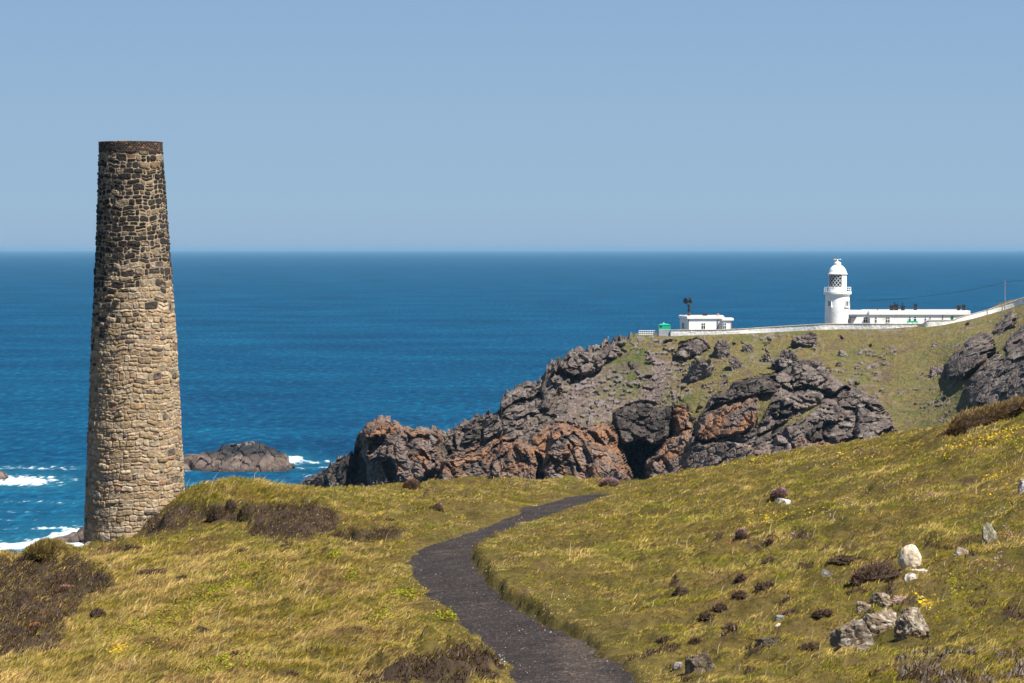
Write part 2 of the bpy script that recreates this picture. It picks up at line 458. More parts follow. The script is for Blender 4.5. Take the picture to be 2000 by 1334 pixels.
def in_mats(x, y, z):
    px, py = proj(x, y, z)
    nn = fbm(x * .7, y * .7, 3, 3)
    # small scattered tufts of heather all over the slopes
    st = fbm(x * 1.5 - y * .25, y * .75, 23, 3) + .35 * fbm(x * .25, y * .25, 29, 2)
    reg = np.maximum(sstep(1180, 1300, px) * sstep(960, 1060, py), sstep(780, 700, px) * sstep(1030, 1060, py) * .8)
    reg = np.maximum(reg, .75 * sstep(560, 640, px) * sstep(1100, 1000, px) * sstep(1060, 1030, py))
    out = sstep(.40, .54, st + .20 * reg - .12) * reg; which = np.full(x.shape, 7)
    for i, (pg, t) in enumerate(zip(HM, HM_T)):
        sd = poly_sd(px + nn * 14, py + nn * 10, pg)
        v = sstep(-3, 4, sd) * (nn + .6 * fbm(x * 2.4, y * 1.6, 5, 2) > t - .02 - .14 * sstep(5, 30, sd))
        which = np.where(v > out, i, which); out = np.maximum(out, v)
    return out, which
# heather grows in low mounds
hsub = (GY > 40) & (GY < 112) & (PXG > -80) & (PXG < 2080)
hmask = np.zeros(GX.shape); _mm, _ww = in_mats(GX[hsub], GY[hsub], Z0[hsub]); hmask[hsub] = _mm * np.where(_ww == 7, .35, np.where(_ww == 6, .3, 1.))
Z1 += hmask * (.05 + .55 * np.clip(fbm(GX * .95 + GY * .2, GY * .62, 31, 2) + .12, 0, 1) + .25 * np.abs(fbm(GX * 2., GY * 1.4, 37, 2))) * (SD < -.3)
# ---- ground sheet
rows = [0.]
d = 4.
while d < 212:
    rows.append(d); d *= 1.0030 if 40 < d < 118 else 1.012
rows = np.array(rows)
pxs = np.unique(np.r_[np.arange(-2400, -40, 60), np.arange(-40, 2050, 7), np.arange(2050, 4400, 60)])
PXm, Dm = np.meshgrid(pxs, rows)
Xm = (PXm - 1000) / F * np.maximum(Dm, 25); Ym = Dm
Zm = sample(Z1, Xm, Ym)
rough = fbm(Xm * 5, Ym * 5, 1, 2) * .03
Zm = Zm + rough * (sample(SD, Xm, Ym) < .2)
n1 = fbm(Xm * .35, Ym * .35, 4, 4); n2 = fbm(Xm * 2.2, Ym * 2.2, 8, 3)
gc = np.array((.095, .072, .022))[None, None] + (n1[..., None] * np.array((.06, .03, .015)) + n2[..., None] * np.array((.05, .04, .02)))
bare = sstep(.25, .5, n2 + .4 * n1)[..., None]
gc = gc * (1 - bare) + np.array((.06, .036, .024)) * bare
ground = np_mesh('ground', np.stack([Xm, Ym, Zm], -1).reshape(-1, 3), grid_quads(*Xm.shape), mat=M['ground'], col=np.clip(gc, .01, 1).reshape(-1, 3), smooth=True)
tag(ground, kind='structure')

# ---- path sheet
def resample(W, n):
    t = np.linspace(0, 1, len(W)); return np.stack([np.interp(np.linspace(0, 1, n), t, W[:, i]) for i in (0, 1)], 1)
NP_ = 400
A, B = resample(WL, NP_), resample(WR, NP_)
mid = (A + B) / 2; ext = (B - A); L = np.linalg.norm(ext, axis=1)[:, None]; ext /= np.maximum(L, .1)
A2, B2 = A - ext * .28, B + ext * .28
uu = np.linspace(0, 1, 28)
PX_ = A2[:, None] * (1 - uu[None, :, None]) + B2[:, None] * uu[None, :, None]
pz = sample(Z0, PX_[..., 0], PX_[..., 1]) - .075 + fbm(PX_[..., 0] * 1.2, PX_[..., 1] * 1.2, 3, 2) * .025 + .02 * np.sin(np.pi * uu)[None]
ppx, ppy = proj(PX_[..., 0], PX_[..., 1], pz)
dirt = sstep(.02, .55, fbm(PX_[..., 0] * .9, PX_[..., 1] * .9, 6, 3) + np.exp(-((ppx - 1120 - (ppy - 1260) * .35) / 45) ** 2) * sstep(1200, 1290, ppy) * .75)[..., None]
pc = np.array((.033, .0275, .026)) * (1 - dirt) + np.array((.062, .049, .041)) * dirt
path = np_mesh('path', np.concatenate([PX_, pz[..., None]], -1).reshape(-1, 3), grid_quads(NP_, 28), mat=M['path'], col=pc.reshape(-1, 3), smooth=True)
tag(path, kind='structure')

# ------------------------------------------------------------------ headland
HC = [(540,985,712),(600,950,712),(690,890,708),(750,830,708),(860,850,712),(700,985,700),(860,930,700),(860,990,692),
 (900,845,728),(980,770,738),(1080,705,742),(1110,682,744),(1200,668,746),(1250,656,747),(1310,656,745),(1450,655,742),(1600,646,740),(1700,643,738),(1800,640,735),(1900,624,737),(2000,596,738),(2300,540,736),
 (930,870,716),(1000,850,708),(1100,826,706),(1200,826,708),(1300,800,712),(1000,990,690),(1100,990,688),(1240,990,688),(1400,990,665),
 (1040,790,724),(1130,760,728),(1200,740,730),(1200,790,718),(1260,740,726),(1340,740,722),(1400,740,716),(1500,700,726),(1600,690,726),(1700,700,718),(1350,800,704),
 (1380,860,690),(1500,740,706),(1600,720,712),(1500,850,680),(1650,850,670),(1500,950,655),(1650,990,640),
 (1760,720,705),(1780,800,680),(1780,860,660),(1850,740,690),(1900,700,688),(1900,800,655),(2000,700,660),(2000,800,630),(2300,800,560),(2300,650,620),(1950,640,722),(1900,990,600)]
_h = np.array(HC, float)
HD = TPS(_h[:, :2], _h[:, 2], 100., .01)
HTOP = np.array([(530,1000),(570,957),(600,938),(640,914),(690,884),(699,846),(708,836),(722,828),(749,821),(765,823),(779,830),(800,838),(830,842),(861,841),(870,847),(885,842),(905,828),(920,822),(945,815),(972,803),(980,790),(978,775),(990,765),(1010,757),(1050,748),(1062,735),(1068,715),(1078,706),(1100,702),(1112,686),(1135,681),(1160,680),(1180,671),(1200,666),(1225,660),(1250,655),(1310,656),(1400,653.5),(1500,649.5),(1580,645),(1640,643),(1700,643),(1740,641.5),(1796,637),(1810,639),(1844,634.5),(1896,623.5),(1935,613),(1961,605.5),(1987,597.5),(2010,592),(2330,520)], float)
hpx = np.arange(532, 2320, 2.0)
NV = 235
ht = np.interp(hpx, HTOP[:, 0], HTOP[:, 1])
bot = 1004.
_n1, _n2, _n3 = cells(hpx / 17, hpx * 0 + .3, hpx * 0); _m1, _m2, _m3 = cells(hpx / 6.5, hpx * 0 + .7, hpx * 0 + 2)
notch = (_n1 * 9 + _m1 * 4 + fbm(hpx / 4, 0, 0, 3) * 1.2) * sstep(1262, 1215, hpx) * sstep(560, 620, hpx)
vv = np.linspace(0, 1, NV) ** .92
HPX = np.repeat(hpx[None], NV, 0); HPY = ht[None] + (bot - ht[None]) * vv[:, None] + notch[None] * np.exp(-vv[:, None] / .05)
HDEP = HD(HPX, HPY)

CRAG = [  # polygon in photo pixels, reach towards the sea-facing side (m), edge softness (px), rock kind
 ([(699,841),(718,829),(749,821),(779,829),(805,839),(861,841),(862,859),(856,915),(815,946),(723,953),(708,877)], 6, 12, 'o'),
 ([(712,885),(735,868),(760,862),(790,870),(800,900),(770,905),(745,895),(722,905)], 3, 8, 'g'),
 ([(850,920),(866,895),(912,882),(937,867),(978,854),(1008,857),(1031,862),(1071,831),(1102,826),(1194,829),(1211,865),(1224,905),(1237,936),(1237,1010),(850,1010)], 8, 14, 'o'),
 ([(860,910),(880,893),(915,888),(945,900),(950,960),(945,1010),(850,1010)], 2.5, 8, 'o'),
 ([(960,900),(975,868),(1010,862),(1038,875),(1046,930),(1040,1010),(965,1010)], 3, 8, 'o'),
 ([(1065,900),(1075,845),(1100,832),(1140,836),(1160,860),(1200,880),(1222,920),(1225,1010),(1070,1010)], 3.5, 9, 'o'),
 ([(1196,803),(1245,783),(1311,793),(1318,798),(1308,837),(1296,868),(1270,872),(1217,868),(1206,844)], 5.5, 9, 'd'),
 ([(1283,880),(1306,854),(1352,837),(1357,862),(1420,858),(1500,880),(1520,1010),(1262,1010),(1266,905)], 5, 8, 'o'),
 ([(1315,800),(1335,790),(1345,810),(1350,835),(1320,850),(1310,840)], 2, 5, 'o'),
 ([(1358,842),(1371,812),(1393,774),(1432,748),(1514,728),(1551,710),(1573,702),(1615,710),(1619,732),(1657,752),(1683,763),(1714,781),(1740,814),(1749,838),(1735,880),(1670,900),(1560,900),(1450,915),(1340,925),(1340,860)], 5, 7, 'g'),
 ([(1356,842),(1375,805),(1420,790),(1480,780),(1478,830),(1440,850),(1400,862),(1362,862)], 5, 6, 'o'),
 ([(1393,774),(1432,748),(1514,728),(1517,765),(1440,782),(1395,790)], 4, 5, 'd'),
 ([(1551,714),(1573,702),(1615,710),(1619,735),(1600,755),(1551,762)], 5, 5, 'g'),
 ([(1672,800),(1690,775),(1714,781),(1740,814),(1749,838),(1720,866),(1690,869),(1672,850)], 5, 5, 'g'),
 ([(1613,820),(1650,800),(1671,805),(1671,850),(1640,864),(1610,850)], 3, 5, 'g'),
 ([(1501,800),(1520,780),(1550,780),(1556,800),(1530,815),(1516,808)], 3, 4, 'd'),
 ([(1560,770),(1600,748),(1620,750),(1622,772),(1580,790)], 2.5, 4, 'g'),
 ([(1480,812),(1500,800),(1516,812),(1505,825),(1482,828)], 2, 4, 'd'),
 ([(1580,850),(1600,822),(1612,830),(1612,858),(1590,862)], 2.5, 4, 'd'),
 ([(1540,880),(1570,858),(1620,868),(1670,862),(1680,880),(1650,900),(1545,905)], 3, 6, 'o'),
 ([(1844,735),(1859,688),(1892,661),(1934,649),(1943,667),(1940,690),(1910,718),(1880,741),(1850,742)], 8, 7, 'g'),
 ([(1889,766),(1895,748),(1925,721),(1964,697),(2040,670),(2200,640),(2200,800),(1916,800),(1892,790)], 8, 8, 'g'),
 ([(1937,650),(1964,610),(1982,610),(1987,636),(1963,651)], 4, 5, 'g'),
 ([(1961,674),(1997,637),(2040,620),(2120,640),(2040,690),(1970,704)], 5, 6, 'g'),
 ([(1886,745),(1915,715),(1945,690),(1960,700),(1925,728),(1905,750)], 3, 5, 'g'),
 ([(862,858),(980,765),(1068,712),(1110,680),(1200,665),(1215,690),(1130,738),(1060,795),(1010,832),(930,872),(870,895)], 2, 8, 'g'),
 ([(1098,722),(1104,700),(1135,683),(1160,690),(1178,708),(1160,730),(1120,736)], 3.5, 5, 'g'),
 ([(1050,800),(1058,740),(1068,705),(1090,706),(1100,740),(1090,770),(1075,800)], 3.5, 5, 'g'),
 ([(902,868),(906,832),(930,822),(944,832),(942,858),(920,868)], 4, 5, 'd'),
 ([(946,862),(948,818),(972,806),(980,830),(972,852)], 3, 5, 'g'),
 ([(1313,690),(1331,668),(1370,658),(1387,676),(1370,694),(1339,703)], 3, 5, 'g'),
 ([(562,960),(640,912),(690,884),(700,890),(682,960),(640,1005),(540,1005)], 3, 8, 'd'),
]
GULLY = [ ([(682,886),(702,876),(716,905),(724,956),(672,956)], -7, 5),
 ([(745,905),(762,896),(772,925),(770,944),(757,940),(752,920)], -5, 4), ([(868,852),(888,846),(894,880),(886,905),(866,900)], -5, 5),
 ([(1043,884),(1060,890),(1066,934),(1046,936)], -5, 4), ([(1108,868),(1116,868),(1136,920),(1128,922)], -2.5, 4),
 ([(1217,866),(1255,858),(1287,871),(1279,893),(1262,900),(1258,945),(1246,945),(1222,902)], -20, 5),
 ([(1306,795),(1319,793),(1314,852),(1300,858)], -4.5, 4), ([(938,838),(947,834),(950,866),(940,868)], -3, 3),
 ([(1362,858),(1402,860),(1398,868),(1366,872)], -3, 4), ([(1546,745),(1566,735),(1562,765),(1550,768)], -3, 4)]
rock = np.zeros(HPX.shape); kind_o = np.zeros(HPX.shape); kind_d = np.zeros(HPX.shape); push = np.zeros(HPX.shape)
wx = fbm(HPX * .03, HPY * .03, 1, 4) * 15; wy = fbm(HPX * .03, HPY * .03, 7, 4) * 13
for pg, amp, soft, k in CRAG:
    sd = poly_sd(HPX + wx, HPY + wy, pg)
    m_ = sstep(-1, soft, sd)
    # outcrops stand out most along their lower, sea-facing edge
    push += amp * m_
    r_ = sstep(-3, 2, sd); rock = np.maximum(rock, r_)
    if k == 'o': kind_o = np.maximum(kind_o, r_)
    else: kind_o = kind_o * (1 - r_ * (.75 if amp < 6 else .3))
    if k == 'd': kind_d = np.maximum(kind_d, r_)
for pg, amp, soft in GULLY:
    sd = poly_sd(HPX + wx * .5, HPY + wy * .5, pg)
    push += amp * sstep(-1, soft, sd)
rock = np.maximum(rock, sstep(0, 14, HPY - np.interp(HPX, [530, 850, 1000, 1200, 1340, 1450, 1740, 1780, 2300], [800, 880, 840, 822, 850, 870, 880, 1000, 900])))
# broken ribs of bedrock through the scree and turf of the western half
ribs = fbm(HPX * .022 - HPY * .012, HPY * .030 + HPX * .008, 17, 4)
ribm = sstep(.08, .22, ribs + .34 * sstep(1150, 1050, HPX) - .28 * sstep(1080, 1140, HPX) * sstep(660, 700, HPY) - .55 * sstep(1290, 1420, HPX)) * sstep(1, 10, HPY - ht[None])
rock = np.maximum(rock, ribm * .9); push += ribm * 1.3
ribm2 = sstep(.34, .46, fbm(HPX * .035, HPY * .05, 27, 4) + .12 * sstep(1700, 1400, HPX)) * sstep(3, 12, HPY - ht[None])
rock = np.maximum(rock, ribm2 * .85); push += ribm2 * .9
rock = np.maximum(rock, sstep(1245, 1205, HPX) * sstep(16, 8, HPY - ht[None]))
GRASSP = [[(1476,851),(1523,831),(1560,807),(1608,781),(1600,794),(1560,823),(1520,838),(1481,856)], [(1483,770),(1507,782),(1500,800),(1486,826),(1474,830)]]
for pg in GRASSP:
    g_ = sstep(-2, 3, poly_sd(HPX + wx * .4, HPY + wy * .4, pg)); rock *= 1 - g_ * .9; push -= g_ * 2
dep = HDEP - push
hx, hy, hz = at(HPX, HPY, dep)
# block structure, largest to smallest
ja, jb = hx * .90 + hz * .44, hz * .90 - hx * .44          # steep joints dipping to the right
P9, e9, _ = cells(ja / 8, hy / 11, jb / 13); P4, e4, h4 = cells(ja / 3.1 + 11, hy / 5, jb / 6.2 + 5); P1, e1, h1 = cells(hx / 1.5, hy / 1.5 + 4, hz / 1.2)
crack = np.minimum(sstep(0, .18, e4), 1) * .6 + .4
blk = P9 * 3.4 + P4 * 1.5 + P1 * .28 - .9 * (1 - sstep(0, .14, e4)) - .35 * (1 - sstep(0, .16, e1))
rgh = fbm(hx * .9, hy * .9, hz * .9, 3) * .30
screen = np.exp(-(((HPX - 1130 - (HPY - 740) * -.55)) / 75) ** 2) * sstep(690, 730, HPY) * sstep(845, 815, HPY)
scr = np.maximum(screen, np.exp(-(((HPX - 1285 + (HPY - 740) * .35)) / 32) ** 2) * sstep(690, 720, HPY) * sstep(810, 780, HPY))
scr = np.maximum(scr, .8 * sstep(10, -20, np.abs(HPX - 1180) - 110) * sstep(760, 790, HPY) * sstep(830, 815, HPY)) * (1 - rock)
loose = (fbm(hx * 1.4, hy * 1.4, hz * 1.4, 3) * .28 + P1 * .16 * sstep(.0, .3, scr + .25) * (1 - .4 * scr))
gmound = fbm(hx * .12, hy * .12, 3, 3) * 1.1
# scattered half-buried stones on the turf
peb = sstep(.55, .75, (h1 % 97) / 97.) * sstep(.25, .45, fbm(hx * .06, hy * .06, 6, 3) + .24 + .25 * sstep(1460, 1280, HPX)) * (1 - rock)
top_fade = np.maximum(sstep(0, .03, vv)[:, None] * np.ones_like(rock), sstep(1250, 1200, HPX) * .8)
amt = (rock * (blk + rgh) + (1 - rock) * (loose + gmound * .5 + peb * .5)) * (.25 + .75 * top_fade)
hx2 = hx + rock * P4 * .5
hy2 = hy - amt * .92
hz2 = hz + (rock * (P4 * .45 + P1 * .25 + P9 * .5) + (1 - rock) * (loose * .6 + peb * .3)) * (.4 + .6 * top_fade) * np.maximum(top_fade, sstep(1262, 1215, HPX))
# colours
nA = fbm(hx * .10, hy * .10, hz * .10, 4); nB = fbm(hx * .5, hy * .5, hz * .5, 4); nC = fbm(hx * .2 + 9, hy * .2, hz * .2, 4)
cv = (h4 % 61) / 61.; cv1 = (h1 % 53) / 53.
grass_c = np.array((.122, .101, .036)) + nA[..., None] * np.array((.055, .022, .0)) + nB[..., None] * np.array((.055, .042, .016))
lush = (sstep(.05, .5, np.exp(-(((HPX - 1225) / 45) ** 2 + ((HPY - 725) / 42) ** 2)) + .5 * nC) * .8 + .5 * sstep(.1, .5, nC))[..., None]
grass_c = grass_c * (1 - lush) + np.array((.070, .085, .018)) * lush
heath = sstep(.08, .4, nA * .7 - nC * .6 + nB * .5)[..., None] * .75
grass_c = grass_c * (1 - heath) + np.array((.085, .06, .05)) * heath
fine_s = fbm(hx * 2.2, hy * 2.2, hz * 2.2, 2)[..., None]
scree_c = np.array((.135, .108, .095)) * (.75 + .4 * cv1[..., None] ** 2 + .7 * fine_s)
_sp = np.random.default_rng(3).random(HPX.shape)
scree_c = scree_c * np.where(_sp > .93, 2.1, np.where(_sp < .12, .55, 1.))[..., None] * np.array((1.04, .98, .98))
rock_c = np.array((.122, .096, .084)) * (.55 + .75 * cv[..., None]) * (.8 + .4 * cv1[..., None])
pale = sstep(.05, .4, nB + .25 * nC)[..., None]
rock_c = rock_c * (1 - .55 * pale) + np.array((.25, .225, .185)) * .55 * pale
dk = kind_d[..., None]; rock_c = rock_c * (1 - .45 * dk)
lich = np.clip(sstep(-.22, .38, nC + .55 * nB + .12) * kind_o * sstep(985, 880, HPY), 0, 1)[..., None]
rock_c = rock_c * (1 - .78 * lich) + np.array((.235, .112, .052)) * .78 * lich
rock_c = rock_c * (1 + .5 * (np.random.default_rng(4).random(HPX.shape) - .5))[..., None]
mossy = sstep(.2, .5, -nC + .3 * nB)[..., None] * (1 - kind_o[..., None]) * sstep(1300, 1420, HPX)[..., None]
rock_c = rock_c * (1 - .4 * mossy) + np.array((.105, .10, .055)) * .4 * mossy
s_ = scr[..., None]; base_c = grass_c * (1 - s_) + scree_c * s_
p_ = peb[..., None] * .8; base_c = base_c * (1 - p_) + np.array((.17, .14, .135)) * p_
r3 = rock[..., None]; hcol = base_c * (1 - r3) + rock_c * r3
# back: plateau, then down to the sea behind
NB = 26
thick = np.interp(hpx, [532, 600, 700, 860, 1000, 1100, 1250, 1400, 2330], [2, 4, 9, 10, 16, 24, 60, 80, 90])
rise = np.interp(hpx, [532, 1885, 1905, 1935, 1950, 1970, 2000, 2330], [0, 0, 5.5, 12.5, 17, 18, 15, 14]) * .125
bt = np.linspace(0, 1, NB + 1)[1:]
bx = np.repeat(hx2[:1], NB, 0).copy(); by = np.zeros_like(bx); bz = np.zeros_like(bx)
for i, t in enumerate(bt):
    if t < .5: q = t / .5; by[i] = hy2[0] + 1.2 + thick * q; bz[i] = hz2[0] - .1 + rise * np.exp(-((q - .15) / .25) ** 2) * (q > .02) - q * .02 * thick
    else: q = (t - .5) / .5; by[i] = hy2[0] + 1.2 + thick + q * 40; bz[i] = hz2[0] - .02 * thick - (hz2[0] + 6) * sstep(0, 1, q)
    bx[i] *= by[i] / hy2[0]
nb = fbm(bx * .3, by * .3, bz * .3, 3)
bz += nb * .25
bcol = np.array((.12, .095, .04)) + nb[..., None] * np.array((.05, .03, .02))
ridge_rock = (hpx < 1240)[None, :, None]
bcol = np.where(ridge_rock, hcol[:1] * (.9 + nb[..., None]), bcol)
VX = np.concatenate([bx[::-1], hx2]); VY = np.concatenate([by[::-1], hy2]); VZ = np.concatenate([bz[::-1], hz2])
HCOLS = np.concatenate([np.broadcast_to(bcol, bx.shape + (3,))[::-1], hcol])
head = np_mesh('headland', np.stack([VX, VY, VZ], -1).reshape(-1, 3), grid_quads(*VX.shape)[:, ::-1], mat=M['head'], col=np.clip(HCOLS, .012, .9).reshape(-1, 3))
tag(head, kind='structure')

def hsurf(px, py):
    """the headland surface at a photo pixel"""
    c_ = int(np.clip(round((px - hpx[0]) / 2), 0, len(hpx) - 1))
    ppx, ppy = proj(hx2[:, c_], hy2[:, c_], hz2[:, c_])
    r_ = int(np.argmin(np.abs(ppy - py)))
    return Vector((hx2[r_, c_], hy2[r_, c_], hz2[r_, c_]))

# ------------------------------------------------------------------ rocks
def ico(sub):
    bm = bmesh.new(); bmesh.ops.create_icosphere(bm, subdivisions=sub, radius=1)
    V = np.array([v.co[:] for v in bm.verts]); Fc = np.array([[v.index for v in f.verts] for f in bm.faces]); bm.free()
    return V, Fc
ICO = {k: ico(k) for k in (3, 4, 5, 6)}

def rock_mesh(name, loc, size, seed, col=(.3, .27, .23), planes=14, sub=5, rough=.05, lichen=None, lam=.5, tilt=(0, 0, 0), hmin=.62, spots=None, smooth=False):
    """an angular block: a sphere cut by random planes, broken up by noise. size is the full x,y,z extent"""
    r = np.random.default_rng(seed)
    V, Fc = ICO[sub]
    D = V / np.linalg.norm(V, axis=1)[:, None]
    if planes:
        n = r.normal(size=(planes, 3)); n /= np.linalg.norm(n, axis=1)[:, None]
        n[:6] = np.array([(1, .1, .1), (-1, .05, .2), (.1, 1, 0), (0, -1, .15), (.1, .1, 1), (0, .1, -1)]) + r.normal(size=(6, 3)) * .22
        n /= np.linalg.norm(n, axis=1)[:, None]
        h = r.uniform(hmin, 1., planes)
        dt = D @ n.T
        rr = np.where(dt > .05, h[None] / np.maximum(dt, .05), 9).min(1)
        rr = np.minimum(rr, 1.45)
    else:
        rr = np.ones(len(D))
    Q = D * rr[:, None]
    q = Q + seed * 1.37
    rr2 = 1 + fbm(q[:, 0] * 1.7, q[:, 1] * 1.7, q[:, 2] * 1.7, 4) * rough * 2.2
    if planes:
        p_, e_, _ = cells(q[:, 0] * 2.6, q[:, 1] * 2.6, q[:, 2] * 3.4)
        rr2 += p_ * rough * 1.2 - rough * .8 * (1 - sstep(0, .15, e_))
    Q = Q * rr2[:, None]
    lo, hi = Q.min(0), Q.max(0)
    Q = (Q - (lo + hi) / 2) / (hi - lo) * np.array(size)
    R = np.array(Matrix.Rotation(tilt[2], 3, 'Z') @ Matrix.Rotation(tilt[1], 3, 'Y') @ Matrix.Rotation(tilt[0], 3, 'X'))
    Q = Q @ R.T
    sc = 3. / max(size)
    c = np.array(col)[None] * (1 + .5 * fbm(q[:, 0] * 2.3, q[:, 1] * 2.3, q[:, 2] * 2.3, 4))[:, None]
    if lichen is not None:
        f = sstep(.02, .3, fbm(q[:, 0] * 1.3 + 5, q[:, 1] * 1.3, q[:, 2] * 1.3, 4) + lam - .5)[:, None]
        c = c * (1 - f) + np.array(lichen) * f
    if spots is not None:
        f = sstep(.22, .34, perlin(q[:, 0] * 3.1 + 3, q[:, 1] * 3.1, q[:, 2] * 3.1))[:, None]
        c = c * (1 - f) + np.array(spots) * f
    o = np_mesh(name, Q, tris=Fc, mat=M['rock'], col=np.clip(c, .01, .9), smooth=smooth)
    o.location = loc
    return o

def px_size(d): return d / F

def field_rock(name, x0, x1, y0, y1, seed, label, depth=.8, group=None, sink=.28, cat='rock', **kw):
    """a rock filling a photo box, standing on the near ground at its lower edge"""
    gx, gy, gz = hit((x0 + x1) / 2, y1)
    s = px_size(gy); w = (x1 - x0) * s; h = (y1 - y0) * s
    o = rock_mesh(name, (gx, gy + w * depth * .35, gz + h / 2 - h * sink * .5), (w, w * depth, h * (1 + sink)), seed, **kw)
    return tag(o, label, cat, group)

# near boulders
field_rock('boulder', 1755, 1802, 1064, 1119, 3, 'smooth rounded cream boulder, the roundest and palest on the right-hand slope', planes=0, rough=.085, col=(.60, .485, .35), spots=(.66, .57, .45), smooth=True, depth=.9, cat='boulder', sink=.06)
field_rock('rock', 1779, 1814, 1113, 1132, 5, 'flat pale stone tucked just under the rounded cream boulder', col=(.52, .46, .38), rough=.08)
field_rock('rock', 1760, 1795, 1120, 1153, 6, 'grey and white lump of rock below the rounded cream boulder', col=(.24, .21, .17), lichen=(.55, .5, .42), lam=.6)
field_rock('rock', 1918, 1950, 1020, 1067, 7, 'upright leaning slab blotched with pale lichen, near the right edge of the slope', col=(.22, .19, .13), spots=(.52, .49, .38), lichen=(.38, .36, .26), lam=.55, depth=.6, tilt=(0, -.18, .2))
field_rock('rock', 1858, 1900, 1068, 1094, 8, 'low flat speckled stone lying left of the upright lichen slab', col=(.24, .18, .14), lichen=(.42, .38, .31), lam=.5, depth=.9)
field_rock('rock', 1985, 2030, 936, 966, 9, 'grey rock cut off by the right edge of the photo', col=(.32, .29, .27), depth=.8)
LR = dict(col=(.185, .135, .092), lichen=(.22, .185, .14), lam=.36, spots=(.38, .34, .28), rough=.075)
field_rock('rock', 1676, 1758, 1190, 1252, 21, 'large square grey block with white lichen spots, centre of the outcrop', hmin=.78, tilt=(0, .06, -.25), **LR)
field_rock('rock', 1742, 1822, 1188, 1258, 22, 'sunlit wedge of pale rock at the right end of the outcrop', hmin=.7, depth=.9, tilt=(0, .12, .5), **{**LR, 'lichen': (.38, .325, .25), 'lam': .5})
field_rock('rock', 1624, 1704, 1212, 1284, 23, 'brown tilted block at the lower left of the outcrop with deep shaded cracks', hmin=.68, tilt=(0, -.1, .2), **{**LR, 'col': (.17, .13, .095), 'lam': .36})
field_rock('rock', 1655, 1706, 1258, 1284, 24, 'low slab at the foot of the brown tilted block', **LR)
field_rock('rock', 1698, 1744, 1158, 1182, 25, 'flat grey stone at the top of the outcrop, above the square lichen block', **LR)
field_rock('rock', 1673, 1702, 1174, 1200, 26, 'dark split stone on the upper left shoulder of the outcrop', **{**LR, 'lam': .4})
field_rock('rock', 1741, 1777, 1164, 1181, 27, 'narrow reddish stone right of the flat grey stone atop the outcrop', **{**LR, 'col': (.24, .13, .10)})
field_rock('rock', 1784, 1812, 1164, 1178, 28, 'small flat stone beside the yellow flowers above the outcrop', **LR)
field_rock('rock', 1614, 1645, 1091, 1113, 29, 'dark slate fin with a pale upper edge poking from the right slope', col=(.10, .10, .09), lichen=(.35, .35, .28), lam=.35, depth=.5, tilt=(0, .35, 0))
field_rock('rock', 1595, 1626, 1113, 1141, 30, 'dark jutting slate just below the pale-edged slate fin', col=(.11, .10, .09), lichen=(.35, .32, .26), lam=.35, depth=.6, tilt=(0, .3, .3))
field_rock('rock', 1476, 1530, 1244, 1279, 31, 'squat block with a heathery top in the lower right grass', col=(.10, .08, .055), lichen=(.24, .21, .15), lam=.35, sink=.4, hmin=.75)
field_rock('rock', 1335, 1396, 1276, 1322, 32, 'long lichened rock low by the bottom edge, right of the path', sink=.45, col=(.13, .10, .07), lichen=(.27, .23, .17), lam=.4, hmin=.7, tilt=(0, -.2, .1))
field_rock('rock', 1312, 1334, 1293, 1308, 33, 'small grey stone left of the long lichened rock beside the path', col=(.2, .18, .17))
field_rock('rock', 1512, 1534, 1202, 1216, 34, 'blue-grey wedge stone in the grass above a pale pebble', col=(.2, .2, .21))
field_rock('rock', 1512, 1526, 1217, 1229, 35, 'pale buff stone directly under the blue-grey wedge', col=(.5, .43, .33))
field_rock('rock', 1518, 1534, 973, 984, 36, 'bright white stone under the big thrift tussock, left of the pair', col=(.72, .69, .62), rough=.03)
field_rock('rock', 1531, 1545, 976, 987, 37, 'bright white stone under the big thrift tussock, right of the pair', col=(.72, .69, .62), rough=.03)
field_rock('rock', 940, 962, 960, 970, 38, 'dark flat stone on the grassy crest left of the far end of the path', col=(.12, .10, .11))
field_rock('rock', 906, 922, 1313, 1326, 39, 'small white stone in the dark heather left of the path, bottom edge', col=(.68, .6, .5), rough=.04)
field_rock('rock', 462, 492, 980, 990, 40, 'pale flat stone capping the peaty bank right of the chimney', col=(.48, .43, .35))
field_rock('rock', 1552, 1576, 1298, 1309, 43, 'grey stone half sunk in turf near the bottom right corner', col=(.24, .21, .18), lichen=(.4, .37, .32))
field_rock('rock', 1640, 1652, 1020, 1030, 44, 'small dark stone alone on the upper right slope', col=(.14, .11, .11))
field_rock('rock', 206, 226, 1103, 1117, 45, 'pale rounded stone in the grass below the chimney foot', col=(.42, .36, .27), rough=.05)

# boulders on the headland turf
def head_rock(x0, x1, y0, y1, seed, label, **kw):
    p = hsurf((x0 + x1) / 2, y1 - 2); s = px_size(p.y); w = (x1 - x0) * s; h = (y1 - y0) * s
    kw.setdefault('col', (.115, .09, .08)); kw.setdefault('lichen', (.22, .20, .165)); kw.setdefault('lam', .5); kw.setdefault('rough', .17)
    o = rock_mesh('crag_boulder', (p.x, p.y + w * .25, p.z + h * .26), (w * 1.15, w * 1.0, h * 1.35), seed, sub=5, hmin=.6, planes=18, **kw)
    return tag(o, label, 'boulder')
head_rock(1343, 1391, 699, 746, 51, 'biggest dark boulder on the grass below the white fog signal house')
head_rock(1394, 1424, 662, 698, 52, 'craggy boulder close under the white wall, right of the fog signal house')
head_rock(1422, 1449, 694, 721, 53, 'round dark boulder just below the craggy boulder under the wall')
head_rock(1546, 1598, 649, 677, 54, 'broad knobbly boulder lying right below the white wall, left of the lighthouse')
head_rock(1520, 1562, 682, 712, 55, 'jagged rock standing on the turf above the central crag', lam=.5)
head_rock(1505, 1530, 702, 722, 56, 'small dark rock left of the jagged rock above the central crag')
